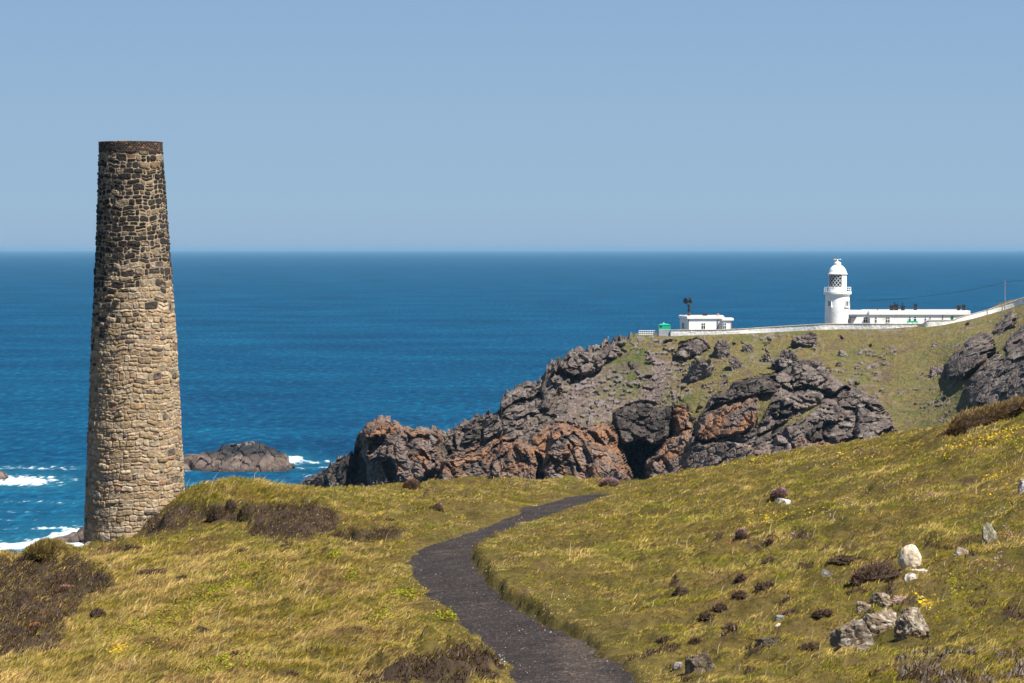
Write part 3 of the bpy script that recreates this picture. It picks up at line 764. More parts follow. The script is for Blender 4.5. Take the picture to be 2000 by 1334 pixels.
head_rock(1488, 1512, 688, 708, 57, 'brown weathered rock in the turf, left of the jagged rock')
head_rock(1818, 1842, 716, 736, 58, 'small purple-grey boulder on grass just left of the right-hand crag', col=(.16, .125, .125))
head_rock(1885, 1897, 629, 638, 59, 'little round dark stone on grass below the wall, near the cottages')
head_rock(1820, 1832, 670, 679, 60, 'small pale boulder alone on the broad grass slope below the cottages', col=(.22, .18, .17))
head_rock(1634, 1650, 706, 716, 61, 'dark flat boulder on grass right of the central crag summit')
head_rock(1640, 1658, 684, 697, 62, 'pale broken rock on the grass under the lighthouse', col=(.2, .17, .16))
head_rock(1450, 1472, 672, 690, 63, 'low scattered rock between the craggy boulder and the broad knobbly one')
head_rock(1147, 1160, 812, 832, 64, 'pale square block at the foot of the scree', col=(.26, .23, .2))

# ------------------------------------------------------------------ sea rocks
def islet(name, prof, d, depth, seed, label, topdark=None, ext=0):
    prof = np.array(prof, float)
    wl = 486 + 60 * F / d
    xs = np.arange(prof[0, 0], prof[-1, 0], 1.2); top = np.interp(xs, prof[:, 0], prof[:, 1])
    Hh = (wl - top) * d / F
    nv = 90
    vs = np.linspace(-1, 1, nv)
    PXs, Vs = np.meshgrid(xs, vs)
    X = (PXs - 1000) / F * d; Y = d + Vs * depth * (.45 + .55 * np.sqrt(np.clip(Hh / Hh.max(), 0, 1)))[None]
    prof_v = np.clip(1 - np.abs(Vs) ** 1.7, 0, 1)
    Zb = Hh[None] * prof_v - 1.2 * (1 - prof_v)
    p9, e9, _ = cells(X / 7 + seed, Y / 7, Zb / 5); p3, e3, hh = cells(X / 2.6, Y / 2.6 + seed, Zb / 2.2)
    amp_ = sstep(0, .35, prof_v)
    Z = Zb + (p9 * 1.5 + p3 * .45 - .5 * (1 - sstep(0, .15, e3))) * (.3 + .7 * amp_) * np.clip(Hh / 4, .15, 1)[None]
    Y = Y - p3 * .8; X = X + p9 * .5
    c = np.array((.125, .095, .08)) * (.65 + .7 * ((hh % 61) / 61.))[..., None]
    if topdark is not None:
        t = sstep(topdark - .1, topdark + .1, Z / Hh.max() + fbm(X * .3, Y * .3, Z * .3, 3) * .2)[..., None]
        c = c * (1 - t) + np.array((.035, .035, .038)) * t
        g = (sstep(.86, .95, Z / Hh.max()) * sstep(0, .3, perlin(X * .8, Y * .8, 2)))[..., None]; c = c * (1 - g) + np.array((.16, .16, .15)) * g
    wet = sstep(1., .2, Z)[..., None]; c = c * (1 - .5 * wet)
    o = np_mesh(name, np.stack([X - X.mean(), Y - d, Z], -1).reshape(-1, 3), grid_quads(*X.shape), mat=M['head'], col=np.clip(c, .01, 1).reshape(-1, 3))
    o.location = (X.mean(), d, 0)
    return tag(o, label, 'sea rock')
islet('sea_rock', [(300,918),(330,905),(358,892),(375,889),(395,886),(415,882),(426,878),(434,869),(448,866),(480,863),(505,866),(517,873),(530,878),(548,883),(560,891),(566,903),(572,914)], 775, 13, 2, 'long low islet with a black crown, right of the chimney, surf at its end', .52)
islet('sea_rock', [(-90,935),(-60,918),(-30,912),(0,920),(8,925),(15,936)], 740, 7, 5, 'tip of a dark rock at the left photo edge beside a white breaker')
islet('sea_rock', [(82,1064),(95,1054),(110,1048),(128,1044),(140,1040),(160,1036),(185,1032),(215,1036),(240,1050),(255,1066)], 580, 6, 8, 'grey rock washed by white surf, just left behind the chimney foot')

# ------------------------------------------------------------------ sea
def lines(fine0, fine1, step, lo, hi, g=1.25):
    c_ = list(np.arange(fine0, fine1 + .01, step)); s_ = step
    a = fine1
    while a < hi: s_ *= g; a += s_; c_.append(min(a, hi))
    a = fine0; s_ = step
    while a > lo: s_ *= g; a -= s_; c_.insert(0, max(a, lo))
    return np.array(c_)
SXl = lines(-178, -20, .42, -70000, 70000); SYl = lines(505, 900, .85, -2000, 90000)
SX, SY = np.meshgrid(SXl, SYl)
spx = 1000 + F * SX / np.maximum(SY, 50); spy = 486 + 60 * F / np.maximum(SY, 50)
FOAM = [(38,941,62,8.5,1.5),(-30,939,60,9,1.5),(95,936,14,5,.7),(135,939,14,3,.55),(60,915,110,2.2,.6),(110,912,70,2,.45),(20,912,30,2,.5),(574,899,16,6,1.6),(610,904,42,3,.62),(640,902,25,2.5,.5),(610,914,40,2.5,.4),
 (470,914,95,2.2,.85),(375,917,35,2.5,.85),(560,908,16,3,.9),(30,1069,72,8,1.2),(-20,1067,40,8,1.2),(80,1064,50,10,1.2),(128,1062,40,18,1.8),(145,1048,26,16,1.6),(104,1056,14,14,1.5),(90,1034,70,2.5,.45),(130,1032,50,2,.5),(20,1018,60,2,.4),(60,980,90,2,.33),(120,984,50,1.6,.4),(20,1000,50,2,.33),(250,1070,60,6,1.),(10,1085,40,3,.35),(650,930,60,3,.4),(345,945,40,3,.3)]
foam = np.zeros(SX.shape); shal = np.zeros(SX.shape)
inb = (SX > -190) & (SX < -10) & (SY > 500) & (SY < 910)
fpx, fpy = spx[inb], spy[inb]; fx_, fy_ = SX[inb], SY[inb]
acc = np.zeros(fpx.shape); sh_ = np.zeros(fpx.shape)
wobx = fbm(fx_ * .12, fy_ * .03, 1, 3) * 3.
for x, y, rx, ry, a in FOAM:
    e = ((fpx - x) / rx) ** 2 + ((fpy + wobx - y) / ry) ** 2
    acc = np.maximum(acc, a * np.exp(-e)); sh_ = np.maximum(sh_, min(a, 1) * np.exp(-e / 5.))
nz = fbm(fx_ * .55, fy_ * .16, 3, 5) + .35 * fbm(fx_ * 2., fy_ * .7, 8, 3)
foam[inb] = sstep(.40, .80, acc * .85 + nz * 1.25 * (acc > .05) * np.clip(1.35 - acc * .5, 0, 1))
caps = sstep(.60, .72, fbm(fx_ * .22, fy_ * .10, 13, 4) + .12 * sstep(900, 1000, fpy)) * .8
foam[inb] = np.maximum(foam[inb], caps * .7)
shal[inb] = np.clip(sh_ * .6 + .05 * sstep(900, 1060, fpy), 0, 1)
SZ = np.zeros(SX.shape)
SZ[inb] = fbm(fx_ * .09, fy_ * .05, 5, 3) * .35 + foam[inb] * (.25 + .5 * np.clip(nz, 0, 1)) * np.clip(acc, 0, 1)
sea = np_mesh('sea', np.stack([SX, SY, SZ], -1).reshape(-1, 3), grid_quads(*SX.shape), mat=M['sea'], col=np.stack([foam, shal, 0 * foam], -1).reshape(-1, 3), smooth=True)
tag(sea, kind='structure')
print('terrain', round(time.time() - T0, 1))
# ------------------------------------------------------------------ stone chimney
CD = 100.0
def chim_r(py): return np.interp(py, [277, 297, 490, 660, 800, 950, 1060, 1120], [61.5, 62.2, 72.2, 82.8, 89.3, 96.3, 101, 103.5]) * CD / F
def chim_cx(py): return (np.interp(py, [277, 490, 660, 950, 1060, 1120], [256.5, 260, 261.5, 262.5, 263.5, 264]) - 1000) * CD / F
ZT = pt(1000, 277, CD).z; ZC = pt(1000, 297, CD).z; ZB = pt(1000, 1108, CD).z
def z2py(z): return proj(0, CD, z)[1]
chim = empty('stone_chimney', (chim_cx(1060), CD, pt(1000, 1062, CD).z))
tag(chim, 'tall round tapering stone chimney, soot-blackened at the top with a brick rim', 'chimney')
co = np.array(chim.location)
NT, NZ = 700, 700
th = np.linspace(0, 2 * np.pi, NT, endpoint=False); zz = np.linspace(ZB, ZC, NZ)
TH, ZZ = np.meshgrid(th, zz)
Rb = chim_r(z2py(ZZ))
cxx = np.cos(TH); cyy = np.sin(TH)
arc = TH * 1.5
wz = fbm(cxx * 1.6, cyy * 1.6, ZZ * .5, 3) * .16 + perlin(cxx * 5, cyy * 5, ZZ * 2.5) * .045
wt = fbm(cxx * 4, cyy * 4, ZZ * 2.6, 2) * .035
zw = ZZ + wz; tw = (TH + wt) % (2 * np.pi)
r_ = np.random.default_rng(5)
cb = [ZB - .6]
while cb[-1] < ZC + .6:
    f_ = (cb[-1] - ZB) / (ZC - ZB)
    cb.append(cb[-1] + r_.uniform(.115, .28) * (1.08 - .20 * f_))
cb = np.array(cb)
ci = np.clip(np.searchsorted(cb, zw) - 1, 0, len(cb) - 2)
dE = np.zeros(TH.shape); sid = np.zeros(TH.shape, int)
for c_ in range(len(cb) - 1):
    m_ = ci == c_
    if not m_.any(): continue
    hgt = cb[c_ + 1] - cb[c_]; Rm = float(Rb[m_].mean())
    ws = r_.uniform(.14, .50, 110) * (.7 + hgt * 1.6)
    ws[r_.random(110) < .2] *= .5
    j = np.r_[0, np.cumsum(ws / Rm)]; n_ = np.searchsorted(j, 2 * np.pi); j = j[:n_ + 1] * (2 * np.pi / j[n_])
    t_ = tw[m_]; k = np.clip(np.searchsorted(j, t_) - 1, 0, n_ - 1)
    dx = np.minimum(t_ - j[k], j[k + 1] - t_) * Rm
    zz_ = zw[m_]; lo_, hi_ = cb[c_], cb[c_ + 1]
    split = r_.random(n_) < (.30 if hgt > .2 else .06); sp = lo_ + hgt * r_.uniform(.38, .62, n_)
    up = (zz_ > sp[k]) & split[k]
    l2 = np.where(up, sp[k], lo_); h2 = np.where(split[k] & ~up, sp[k], hi_)
    dz = np.minimum(zz_ - l2, h2 - zz_)
    kk = 38.
    dE[m_] = -np.log(np.exp(-kk * dx) + np.exp(-kk * dz)) / kk
    sid[m_] = c_ * 401 + k * 2 + up
SR = r_.random((len(cb) * 401 + 800, 6))
q = SR[sid]
fine = fbm(cxx * 14, cyy * 14, ZZ * 9, 4); med = fbm(cxx * 5, cyy * 5, ZZ * 4, 3)
d_ = dE + fine * .012
face = sstep(.003, .030, d_)
disp = face * (.014 + .026 * q[..., 0]) + face * (fine * .022 + med * .016) + (1 - face) * fine * .008
# a tilt of its own for every stone face
disp += face * (q[..., 1] - .5) * .035 * np.sin((zw - cb[ci]) / (cb[ci + 1] - cb[ci]) * np.pi)
RR = Rb - .024 + disp
pal = np.array([(.44, .33, .205), (.38, .295, .195), (.52, .42, .29), (.42, .305, .18), (.33, .20, .125), (.15, .125, .11), (.47, .40, .30), (.40, .325, .24)])
cum = np.cumsum([.24, .2, .14, .08, .035, .045, .13, .13]); cum /= cum[-1]
sc = pal[np.searchsorted(cum, q[..., 2])] * np.array((.80, .75, .70)) * (.70 + .44 * q[..., 3])[..., None]
sc = sc * np.clip(1 + .95 * fine + .3 * med, .3, 1.7)[..., None]
pyy = z2py(ZZ)
left = np.clip(-cxx, 0, 1)                   # soot and film reach lower on the left
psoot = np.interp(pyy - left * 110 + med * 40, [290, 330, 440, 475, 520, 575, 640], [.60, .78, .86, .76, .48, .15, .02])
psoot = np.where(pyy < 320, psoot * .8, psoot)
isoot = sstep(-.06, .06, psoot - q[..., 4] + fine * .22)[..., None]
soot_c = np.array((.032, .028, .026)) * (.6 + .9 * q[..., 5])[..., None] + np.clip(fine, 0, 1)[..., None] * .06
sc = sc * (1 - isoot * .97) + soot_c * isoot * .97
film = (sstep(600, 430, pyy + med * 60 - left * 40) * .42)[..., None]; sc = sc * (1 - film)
mort = np.array((.29, .225, .155)) * (1 + .3 * med)[..., None]
mort = mort * (1 + .12 * sstep(520, 400, pyy))[..., None]
damp = sstep(.2, .5, -med + .1)[..., None] * .3; mort = mort * (1 - damp)
mm = sstep(.005, .016, d_)[..., None]
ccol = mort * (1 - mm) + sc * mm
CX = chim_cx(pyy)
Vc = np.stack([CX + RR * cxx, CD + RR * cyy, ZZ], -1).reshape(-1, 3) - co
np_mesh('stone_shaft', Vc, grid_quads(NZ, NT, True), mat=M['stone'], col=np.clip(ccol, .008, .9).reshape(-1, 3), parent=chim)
# brick rim
NT2, NZ2 = 1000, 64
th = np.linspace(0, 2 * np.pi, NT2, endpoint=False); zz = np.linspace(ZC - .03, ZT, NZ2); TH, ZZ = np.meshgrid(th, zz)
bh = (ZT - ZC + .03) / 6; row = np.clip(((ZZ - zz[0]) / bh).astype(int), 0, 5)
bw = 2 * np.pi / 62; u_ = (TH + (row % 2) * bw / 2) / bw; bi = np.floor(u_).astype(int) % 62
dx = np.minimum(u_ % 1, 1 - u_ % 1) * bw * 1.1; dz = ((ZZ - zz[0]) / bh) % 1; dz = np.minimum(dz, 1 - dz) * bh
dB = np.minimum(dx, dz); q = r_.random((8, 64, 4))[row, bi]
fn = fbm(np.cos(TH) * 12, np.sin(TH) * 12, ZZ * 10, 3)
f2 = sstep(.003, .012, dB + fn * .004)
RRb = 1.098 + f2 * (.018 + .012 * q[..., 0]) + fn * .006
bc = np.where((q[..., 1] > .8)[..., None], np.array((.16, .075, .04)), np.array((.030, .024, .022))) * (.6 + q[..., 2])[..., None]
bc = bc * f2[..., None] + np.array((.26, .20, .155)) * (1 - f2)[..., None] * (1 + .6 * fn)[..., None]
Zj = ZZ + (row == 5) * fn * .02
Vb = np.stack([chim_cx(285) + RRb * np.cos(TH), CD + RRb * np.sin(TH), Zj], -1).reshape(-1, 3) - co
np_mesh('brick_rim', Vb, grid_quads(NZ2, NT2, True), mat=M['brick'], col=np.clip(bc, .008, .9).reshape(-1, 3), parent=chim)
mb = MB(); mb.lathe([(1.10, ZT - .004 - co[2]), (.72, ZT - .004 - co[2]), (.72, ZT - 3 - co[2])], 96, float(chim_cx(285) - co[0]), 0, caps=False)
mb.build('flue_lining', M['black'], chim)
# footing slabs that show at the left foot
def slab(py0, py1, x0, x1, seed):
    z0, z1 = pt(0, py1, 98.2).z, pt(0, py0, 98.2).z
    xa, xb = pt(x0, 700, 98.2).x, pt(x1, 700, 98.2).x
    mb = MB(); rr = np.random.default_rng(seed); cuts = np.linspace(xa, xb, 6) + np.r_[0, rr.normal(0, .08, 4), 0]
    mb.box(xa - co[0], xb - co[0], -1.9, 1.7, z0 - co[2], z1 - co[2])
    o = mb.build('footing_slab', M['footing'], chim, bevel=.025)
    return o
M['footing'] = solid_mat('footing_stone', (.15, .125, .10), (.34, .28, .21), 5., .9, .8, 14., .03)
slab(1061.5, 1067, 163, 368, 1); slab(1068, 1076, 156, 374, 2); slab(1076.5, 1110, 154, 376, 3)

# ------------------------------------------------------------------ buildings on the headland
def XP(px, d): return float(pt(px, HZ, d).x)
def ZP(py, d): return float(pt(1000, py, d).z)

def window(parent, px0, px1, py0, py1, y, o3, cols=2, rowsn=2, facing=None, mat=None, frame=.09):
    """frame (with glazing bars) and its pane; y is the wall face it sits in"""
    x0, x1 = XP(px0, y) - o3.x, XP(px1, y) - o3.x; z1, z0 = ZP(py0, y) - o3.z, ZP(py1, y) - o3.z; yy = y - o3.y
    f = MB(); b = frame
    f.box(x0 - b, x0, yy - .06, yy + .05, z0 - b, z1 + b); f.box(x1, x1 + b, yy - .06, yy + .05, z0 - b, z1 + b)
    f.box(x0, x1, yy - .057, yy + .047, z1, z1 + b); f.box(x0, x1, yy - .09, yy + .047, z0 - b, z0)
    for k in range(1, cols):
        xm = x0 + (x1 - x0) * k / cols; f.box(xm - b * .6, xm + b * .6, yy - .05, yy + .04, z0, z1)
    for k in range(1, rowsn):
        zm = z0 + (z1 - z0) * (.62 if rowsn == 2 else k / rowsn); f.box(x0, x1, yy - .053, yy + .043, zm - b * .7, zm + b * .7)
    w = f.build('window', M['white'], parent)
    g = MB().box(x0 + .003, x1 - .003, yy - .025, yy + .02, z0 + .003, z1 - .003)
    g.build('pane', mat or M['pane'], w)
    return w

# --- lighthouse
LD = 755.0; s = LD / F
lo3 = Vector((XP(1636, LD), LD, ZP(648, LD)))
lh = tag(empty('lighthouse', lo3), 'squat round white lighthouse with domed lantern and gallery', 'lighthouse')
def lz(py): return ZP(py, LD) - lo3.z
rb = 24.2 * s
MB().lathe([(rb * 1.02, -1.5), (rb * 1.0, lz(600)), (rb * .965, lz(580)), (rb * .965, lz(577)), (rb * 1.0, lz(576)), (rb * 1.06, lz(574.8))], 96).build('tower', M['white'], lh, smooth=False)
MB().lathe([(26.6 * s, lz(574.8)), (27.2 * s, lz(574.0)), (27.2 * s, lz(570.6)), (27.0 * s, lz(569.4))], 96).build('gallery', M['white'], lh)
MB().lathe([(17.5 * s, lz(569.4)), (17.4 * s, lz(560))], 64).build('lantern_base', M['white2'], lh)
# lantern: blank landward panel, glass, diagonal astragals, lens
R0 = 17.6 * s; zg0, zg1 = lz(560), lz(536)
def arcwall(name, r0, r1, a0, a1, z0, z1, mat, n=40, parent=lh):
    mb = MB(); pts_ = [(r0 * math.cos(t), r0 * math.sin(t)) for t in np.linspace(a0, a1, n)] + [(r1 * math.cos(t), r1 * math.sin(t)) for t in np.linspace(a1, a0, n)]
    mb.prism(pts_, z0, z1); return mb.build(name, mat, parent)
a_edge = -math.pi / 2 + math.radians(21)            # right-hand limit of the glass as seen from the path
a_left = a_edge - math.radians(200)
arcwall('blank_panel', R0 - .08, R0 + .02, a_edge, a_edge + math.radians(160), zg0, zg1, M['white'])
arcwall('lantern_glass', R0 - .05, R0 - .02, a_left, a_edge, zg0, zg1, M['glass'])
mb = MB(); nd = 9
for k in range(-3, nd + 3):
    for sgn in (1, -1):
        segs = 8; prev = None
        for i in range(segs + 1):
            t = i / segs; a = a_left + (a_edge - a_left) * ((k + sgn * t * 3.0 + (0 if sgn > 0 else 3)) / nd)
            p = None
            if a_left - .01 <= a <= a_edge + .01: p = (R0 * math.cos(a), R0 * math.sin(a), zg0 + (zg1 - zg0) * t)
            if p and prev: mb.bar(prev, p, .055, 5)
            prev = p
mb.build('astragals', M['white'], lh)
MB().lathe([(.6, zg0 - .3), (1.25, zg0 + .3), (1.45, (zg0 + zg1) / 2), (1.25, zg1 - .4), (.6, zg1 - .1)], 32).build('lens', M['lens'], lh)
MB().lathe([(R0 + .28, lz(536)), (R0 + .30, lz(534.6)), (R0 + .05, lz(533.5)), (R0 * .97, lz(530)), (R0 * .88, lz(526)), (R0 * .72, lz(522)), (R0 * .5, lz(518.8)), (.85, lz(517.4))], 64).build('dome', M['white'], lh, smooth=True)
MB().lathe([(.82, lz(517.6)), (.9, lz(516)), (.92, lz(513.6)), (.78, lz(512.4)), (.45, lz(511.4)), (.12, lz(510.6)), (.07, lz(506.5))], 32).build('vent_ball', M['white'], lh, smooth=True)
vz = lz(506.8)
v_ = MB().bar((-.9, 0, vz), (.95, 0, vz), .04, 6).build('weather_vane', M['white'], lh)
MB().prism([(-1.05, -.02), (-.3, -.02), (-.3, .02), (-1.05, .02)], vz - .2, vz + .2).build('vane_tail', M['orange'], v_)
MB().bar((.55, 0, vz), (.95, 0, vz + .12), .1, 6, .02).build('vane_arrow', M['white'], v_)
rr_ = 26.3 * s
for k in range(26):
    a = 2 * math.pi * k / 26
    MB().bar((rr_ * math.cos(a), rr_ * math.sin(a), lz(569.6)), (rr_ * math.cos(a), rr_ * math.sin(a), lz(560.5)), .05, 6).build('railing_post', M['white'], lh)
for py in (561, 565):
    mb = MB()
    for k in range(52):
        a, b = 2 * math.pi * k / 52, 2 * math.pi * (k + 1) / 52
        mb.bar((rr_ * math.cos(a), rr_ * math.sin(a), lz(py)), (rr_ * math.cos(b), rr_ * math.sin(b), lz(py)), .045, 5)
    mb.build('rail', M['white'], lh)
for px in (1619.2, 1652.0):
    a = -math.pi / 2 + math.asin((px - 1636) * s / (rb * .99))
    Mx = Matrix.Translation((rb * .985 * math.cos(a), rb * .985 * math.sin(a), 0)) @ Matrix.Rotation(a + math.pi / 2, 4, 'Z')
    f = MB()
    f.box(-.62, -.42, -.2, .25, lz(598), lz(587), Mx); f.box(.42, .62, -.2, .25, lz(598), lz(587), Mx)
    f.box(-.42, .42, -.2, .25, lz(588), lz(587), Mx); f.box(-.8, .8, -.36, .25, lz(600), lz(598), Mx); f.box(-.05, .05, -.09, .2, lz(598), lz(588), Mx)
    w = f.build('window', M['white'], lh)
    MB().box(-.418, .418, -.04, .2, lz(597.9), lz(588.1), Mx).build('pane', M['pane'], w)
a = -math.pi / 2 + math.asin((1656.8 - 1636) * s / rb)
MB().bar((rb * 1.03 * math.cos(a), rb * 1.03 * math.sin(a), 0), (rb * 1.01 * math.cos(a), rb * 1.01 * math.sin(a), lz(587)), .10, 6).build('drain_pipe', M['black'], lh)

def offset_poly(P, o):
    P = [Vector(p) for p in P]; n = len(P); out = []
    for i in range(n):
        a, b, c_ = P[i - 1], P[i], P[(i + 1) % n]
        e1 = (b - a).normalized(); e2 = (c_ - b).normalized(); n1 = Vector((e1.y, -e1.x)); n2 = Vector((e2.y, -e2.x))
        k = (n1 + n2) / max(1 + n1.dot(n2), .3); out.append(tuple(b + k * o))
    return out

def flat_block(parent, o3, polyw, zb, ze, zt, over=.3, names=('wall', 'roof')):
    P = [(x - o3.x, y - o3.y) for x, y in polyw]
    w = MB().prism(P, zb, ze).build(names[0], M['white'], parent)
    r = MB().prism(offset_poly(P, over), ze + .002, zt).build(names[1], M['white'], parent, bevel=.06)
    MB().prism(offset_poly(P, -.25), zt + .003, zt + .05).build('roof_covering', M['roofgrey'], r)
    return w, r

# --- fog signal house
FDD = 752.0
fo3 = Vector((XP(1380, FDD), FDD, ZP(650, FDD)))
fh = tag(empty('signal_house', fo3), 'white flat-roofed signal house behind the wall, black foghorn on its roof', 'house')
def fz(py): return ZP(py, FDD) - fo3.z
main = [(XP(1344, 752), 752), (XP(1412, 753), 753), (XP(1412, 753) + .3, 764), (XP(1328.5, 762) + .2, 764), (XP(1328.5, 760), 760)]
w_, roof_ = flat_block(fh, fo3, main, -1., fz(623), fz(617.5), .35)
ann = [(XP(1412.2, 751.6), 751.6), (XP(1431, 751.6), 751.6), (XP(1431, 751.6), 759), (XP(1412.2, 751.6), 759)]
flat_block(fh, fo3, ann, -1., fz(626.2), fz(621.5), .3, ('annex_wall', 'annex_roof'))
window(fh, 1370.8, 1377.6, 631.5, 642.5, 752.35, fo3); window(fh, 1411.5 - .3 + 0, 1411.5 - .2, 631.5, 631.7, 751.58, fo3) if False else None
window(fh, 1411.2 + .0 + 0.0 if False else 1412.9, 1418.2, 631.5, 642.5, 751.6, fo3)
# window in the shaded left side
e = Vector((main[0][0] - main[4][0], main[0][1] - main[4][1])); L_ = e.length; ang = math.atan2(e.y, e.x)
Mx = Matrix.Translation((main[4][0] - fo3.x, main[4][1] - fo3.y, 0)) @ Matrix.Rotation(ang, 4, 'Z')
f = MB(); zw0, zw1 = fz(642.5), fz(631.5)
for xa in (L_ * .28, L_ * .41, L_ * .54): f.box(xa - .1, xa + .1, -.06, .04, zw0, zw1, Mx)
f.box(L_ * .28, L_ * .54, -.055, .035, zw1, zw1 + .12, Mx); f.box(L_ * .28, L_ * .54, -.085, .035, zw0 - .12, zw0, Mx)
w = f.build('window', M['white'], fh); MB().box(L_ * .29, L_ * .53, -.03, .02, zw0 + .01, zw1 - .01, Mx).build('pane', M['pane'], w)
for px, y, p1 in ((1345.2, 751.9, 624.5), (1402.6, 752.75, 624.5), (1430.6, 751.5, 627)):
    MB().bar((XP(px, y) - fo3.x, y - .12 - fo3.y, -.5), (XP(px, y) - fo3.x, y - .12 - fo3.y, fz(p1)), .10, 6).build('drain_pipe', M['black'], fh)
MB().box(XP(1372.5, 756) - fo3.x, XP(1381.5, 756) - fo3.x, 3., 4.4, fz(617.5) + .05, fz(612.6)).build('roof_vent', M['black'], fh, bevel=.05)
MB().lathe([(.34, fz(618)), (.32, fz(615)), (.38, fz(614.6)), (.36, fz(613.4))], 16, XP(1402, 756) - fo3.x, 3.5).build('chimney_pot', M['pot'], fh)
# --- foghorn on the roof: a thing of its own
hb = Vector((XP(1345.8, 757), 757, ZP(617.6, 757) + .05))
fg = tag(empty('foghorn', hb), 'black twin-trumpet foghorn on a stayed mast above the signal house roof', 'foghorn')
sz = 757 / F
MB().lathe([(.42, 0), (.36, .5), (.24, 1.0)], 20).build('mast_base', M['rust'], fg, smooth=True)
MB().lathe([(.26, .9), (.25, 2.3), (.38, 2.8), (.36, 3.3)], 20).build('mast', M['black'], fg, smooth=True)
def horn(cx, cz, ax, face, r):
    ax = Vector(ax).normalized(); u = ax.orthogonal().normalized(); v = ax.cross(u); c0 = Vector((cx, 0, cz)); mb = MB()
    prof = [(.12, -.95), (.2, -.6), (.38, -.3), (r * .85, 0), (r, .12), (r, .3)]
    rings = []
    for rr2, t in prof: rings.append([mb.bm.verts.new(c0 + ax * t + (u * math.cos(k * math.pi / 12) + v * math.sin(k * math.pi / 12)) * rr2) for k in range(24)])
    for a_, b_ in zip(rings, rings[1:]):
        for k in range(24): mb.bm.faces.new([a_[k], a_[(k + 1) % 24], b_[(k + 1) % 24], b_[k]])
    mb.bm.faces.new(rings[0]); mb.bm.faces.new(rings[-1])
    h = mb.build('trumpet', M['black'], fg)
    mb = MB(); mb.bar(c0 + ax * .303, c0 + ax * .33, r * .93, 24); mb.build('grille', face, h)
cz = (617.6 - 588.2) * sz
horn(-.72, cz, (-.62, -.78, 0), M['hornface'], .78); horn(.22, cz + .15, (.80, .35, 0), M['black'], .80)
MB().bar((-.35, .1, cz - .1), (.1, .1, cz), .34, 12).build('throat', M['black'], fg)
MB().bar((0, 0, cz * .55), (-1.5, .3, .05), .05, 5).build('stay', M['black'], fg)
MB().bar((.1, 0, cz * .55), (1.55, .3, .05), .05, 5).build('stay', M['black'], fg)

# --- keepers' cottages
KD = 752.0
ko3 = Vector((XP(1776, KD), KD, ZP(640, KD)))
kc = tag(empty('cottage_row', ko3), 'long low white keepers\' cottages with black chimney stacks, right of the lighthouse', 'house')
def kz(py): return ZP(py, KD) - ko3.z
flat_block(kc, ko3, [(XP(1656, 753.4), 753.4), (XP(1699.5, 753.4), 753.4), (XP(1699.5, 753.4), 766), (XP(1656, 753.4), 766)], -2, kz(614.8), kz(607.6), .3, ('link_wall', 'link_roof'))
flat_block(kc, ko3, [(XP(1700, KD), KD), (XP(1893, KD), KD), (XP(1893, KD), 768), (XP(1700, KD), 768)], -2, kz(615), kz(607), .35)
for px0, px1, py0, py1, cols, rw, y in ((1687.6, 1694.6, 619.8, 629.6, 2, 2, 753.4), (1709.6, 1712.8, 619.8, 630.5, 1, 2, KD), (1731, 1738.2, 619.8, 630, 2, 2, KD), (1775.6, 1779.4, 619.4, 627.2, 1, 2, KD), (1785.6, 1790, 619, 627.2, 1, 2, KD), (1806.8, 1809.6, 619.2, 626.6, 1, 2, KD), (1815.8, 1818.8, 619.4, 622, 1, 1, KD)):
    window(kc, px0, px1, py0, py1, y, ko3, cols, rw, frame=.11)
# doors, porch and pipes
def door(px0, px1, py0, py1, y, mat, name='door'):
    return MB().box(XP(px0, y) - ko3.x, XP(px1, y) - ko3.x, y - .07 - ko3.y, y + .05 - ko3.y, kz(py1), kz(py0)).build(name, mat, kc, bevel=.02)
door(1857.6, 1863, 617.8, 626, KD, M['dkgreen'])
door(1664.5, 1672.5, 620.5, 634, 753.4, M['white'])
p_ = MB().box(XP(1661, KD) - ko3.x, XP(1674.5, KD) - ko3.x, .2, 1.35, kz(619.6), kz(618.6)).build('porch_canopy', M['black'], kc)
for px, y, a0, a1 in ((1662.2, 752.9, 636, 619.7), (1656.9, 753.0, 636, 615), (1842.2, 751.85, 630, 615.3), (1721, 751.85, 616, 615.2)):
    MB().bar((XP(px, y) - ko3.x, y - ko3.y, kz(a0)), (XP(px, y) - ko3.x, y - ko3.y, kz(a1)), .07, 6).build('drain_pipe', M['black'], kc)
def stack(px0, px1, py0, dd, pots=()):
    x0, x1 = XP(px0, KD) - ko3.x, XP(px1, KD) - ko3.x; zt = kz(py0); zb = kz(608.5)
    mb = MB(); mb.box(x0 + .12, x1 - .12, dd, dd + 1.0, zb, zt - .45); mb.box(x0, x1, dd - .12, dd + 1.12, zt - .45, zt - .18); mb.box(x0 + .09, x1 - .09, dd - .03, dd + 1.03, zt - .18, zt)
    c_ = mb.build('chimney_stack', M['black'], kc)
    for px, py in pots: MB().lathe([(.17, zt), (.14, kz(py) - .1), (.2, kz(py) - .08), (.2, kz(py))], 12, XP(px, KD) - ko3.x, dd + .5).build('chimney_pot', M['black'], c_)
stack(1740.2, 1749, 596, 2.2); stack(1749.2, 1758.2, 594, 2.6, ((1751, 591),)); stack(1762, 1770, 597, 1.6, ((1765.8, 591.2),))
stack(1790.5, 1797.5, 593.8, 5.); stack(1872, 1880, 596.4, 2.2); stack(1883, 1890.5, 595, 3.0)
MB().lathe([(.12, kz(608)), (.10, kz(601)), (.05, kz(597.5))], 10, XP(1717, KD) - ko3.x, 3.).build('flue_pipe', M['rust'], kc)
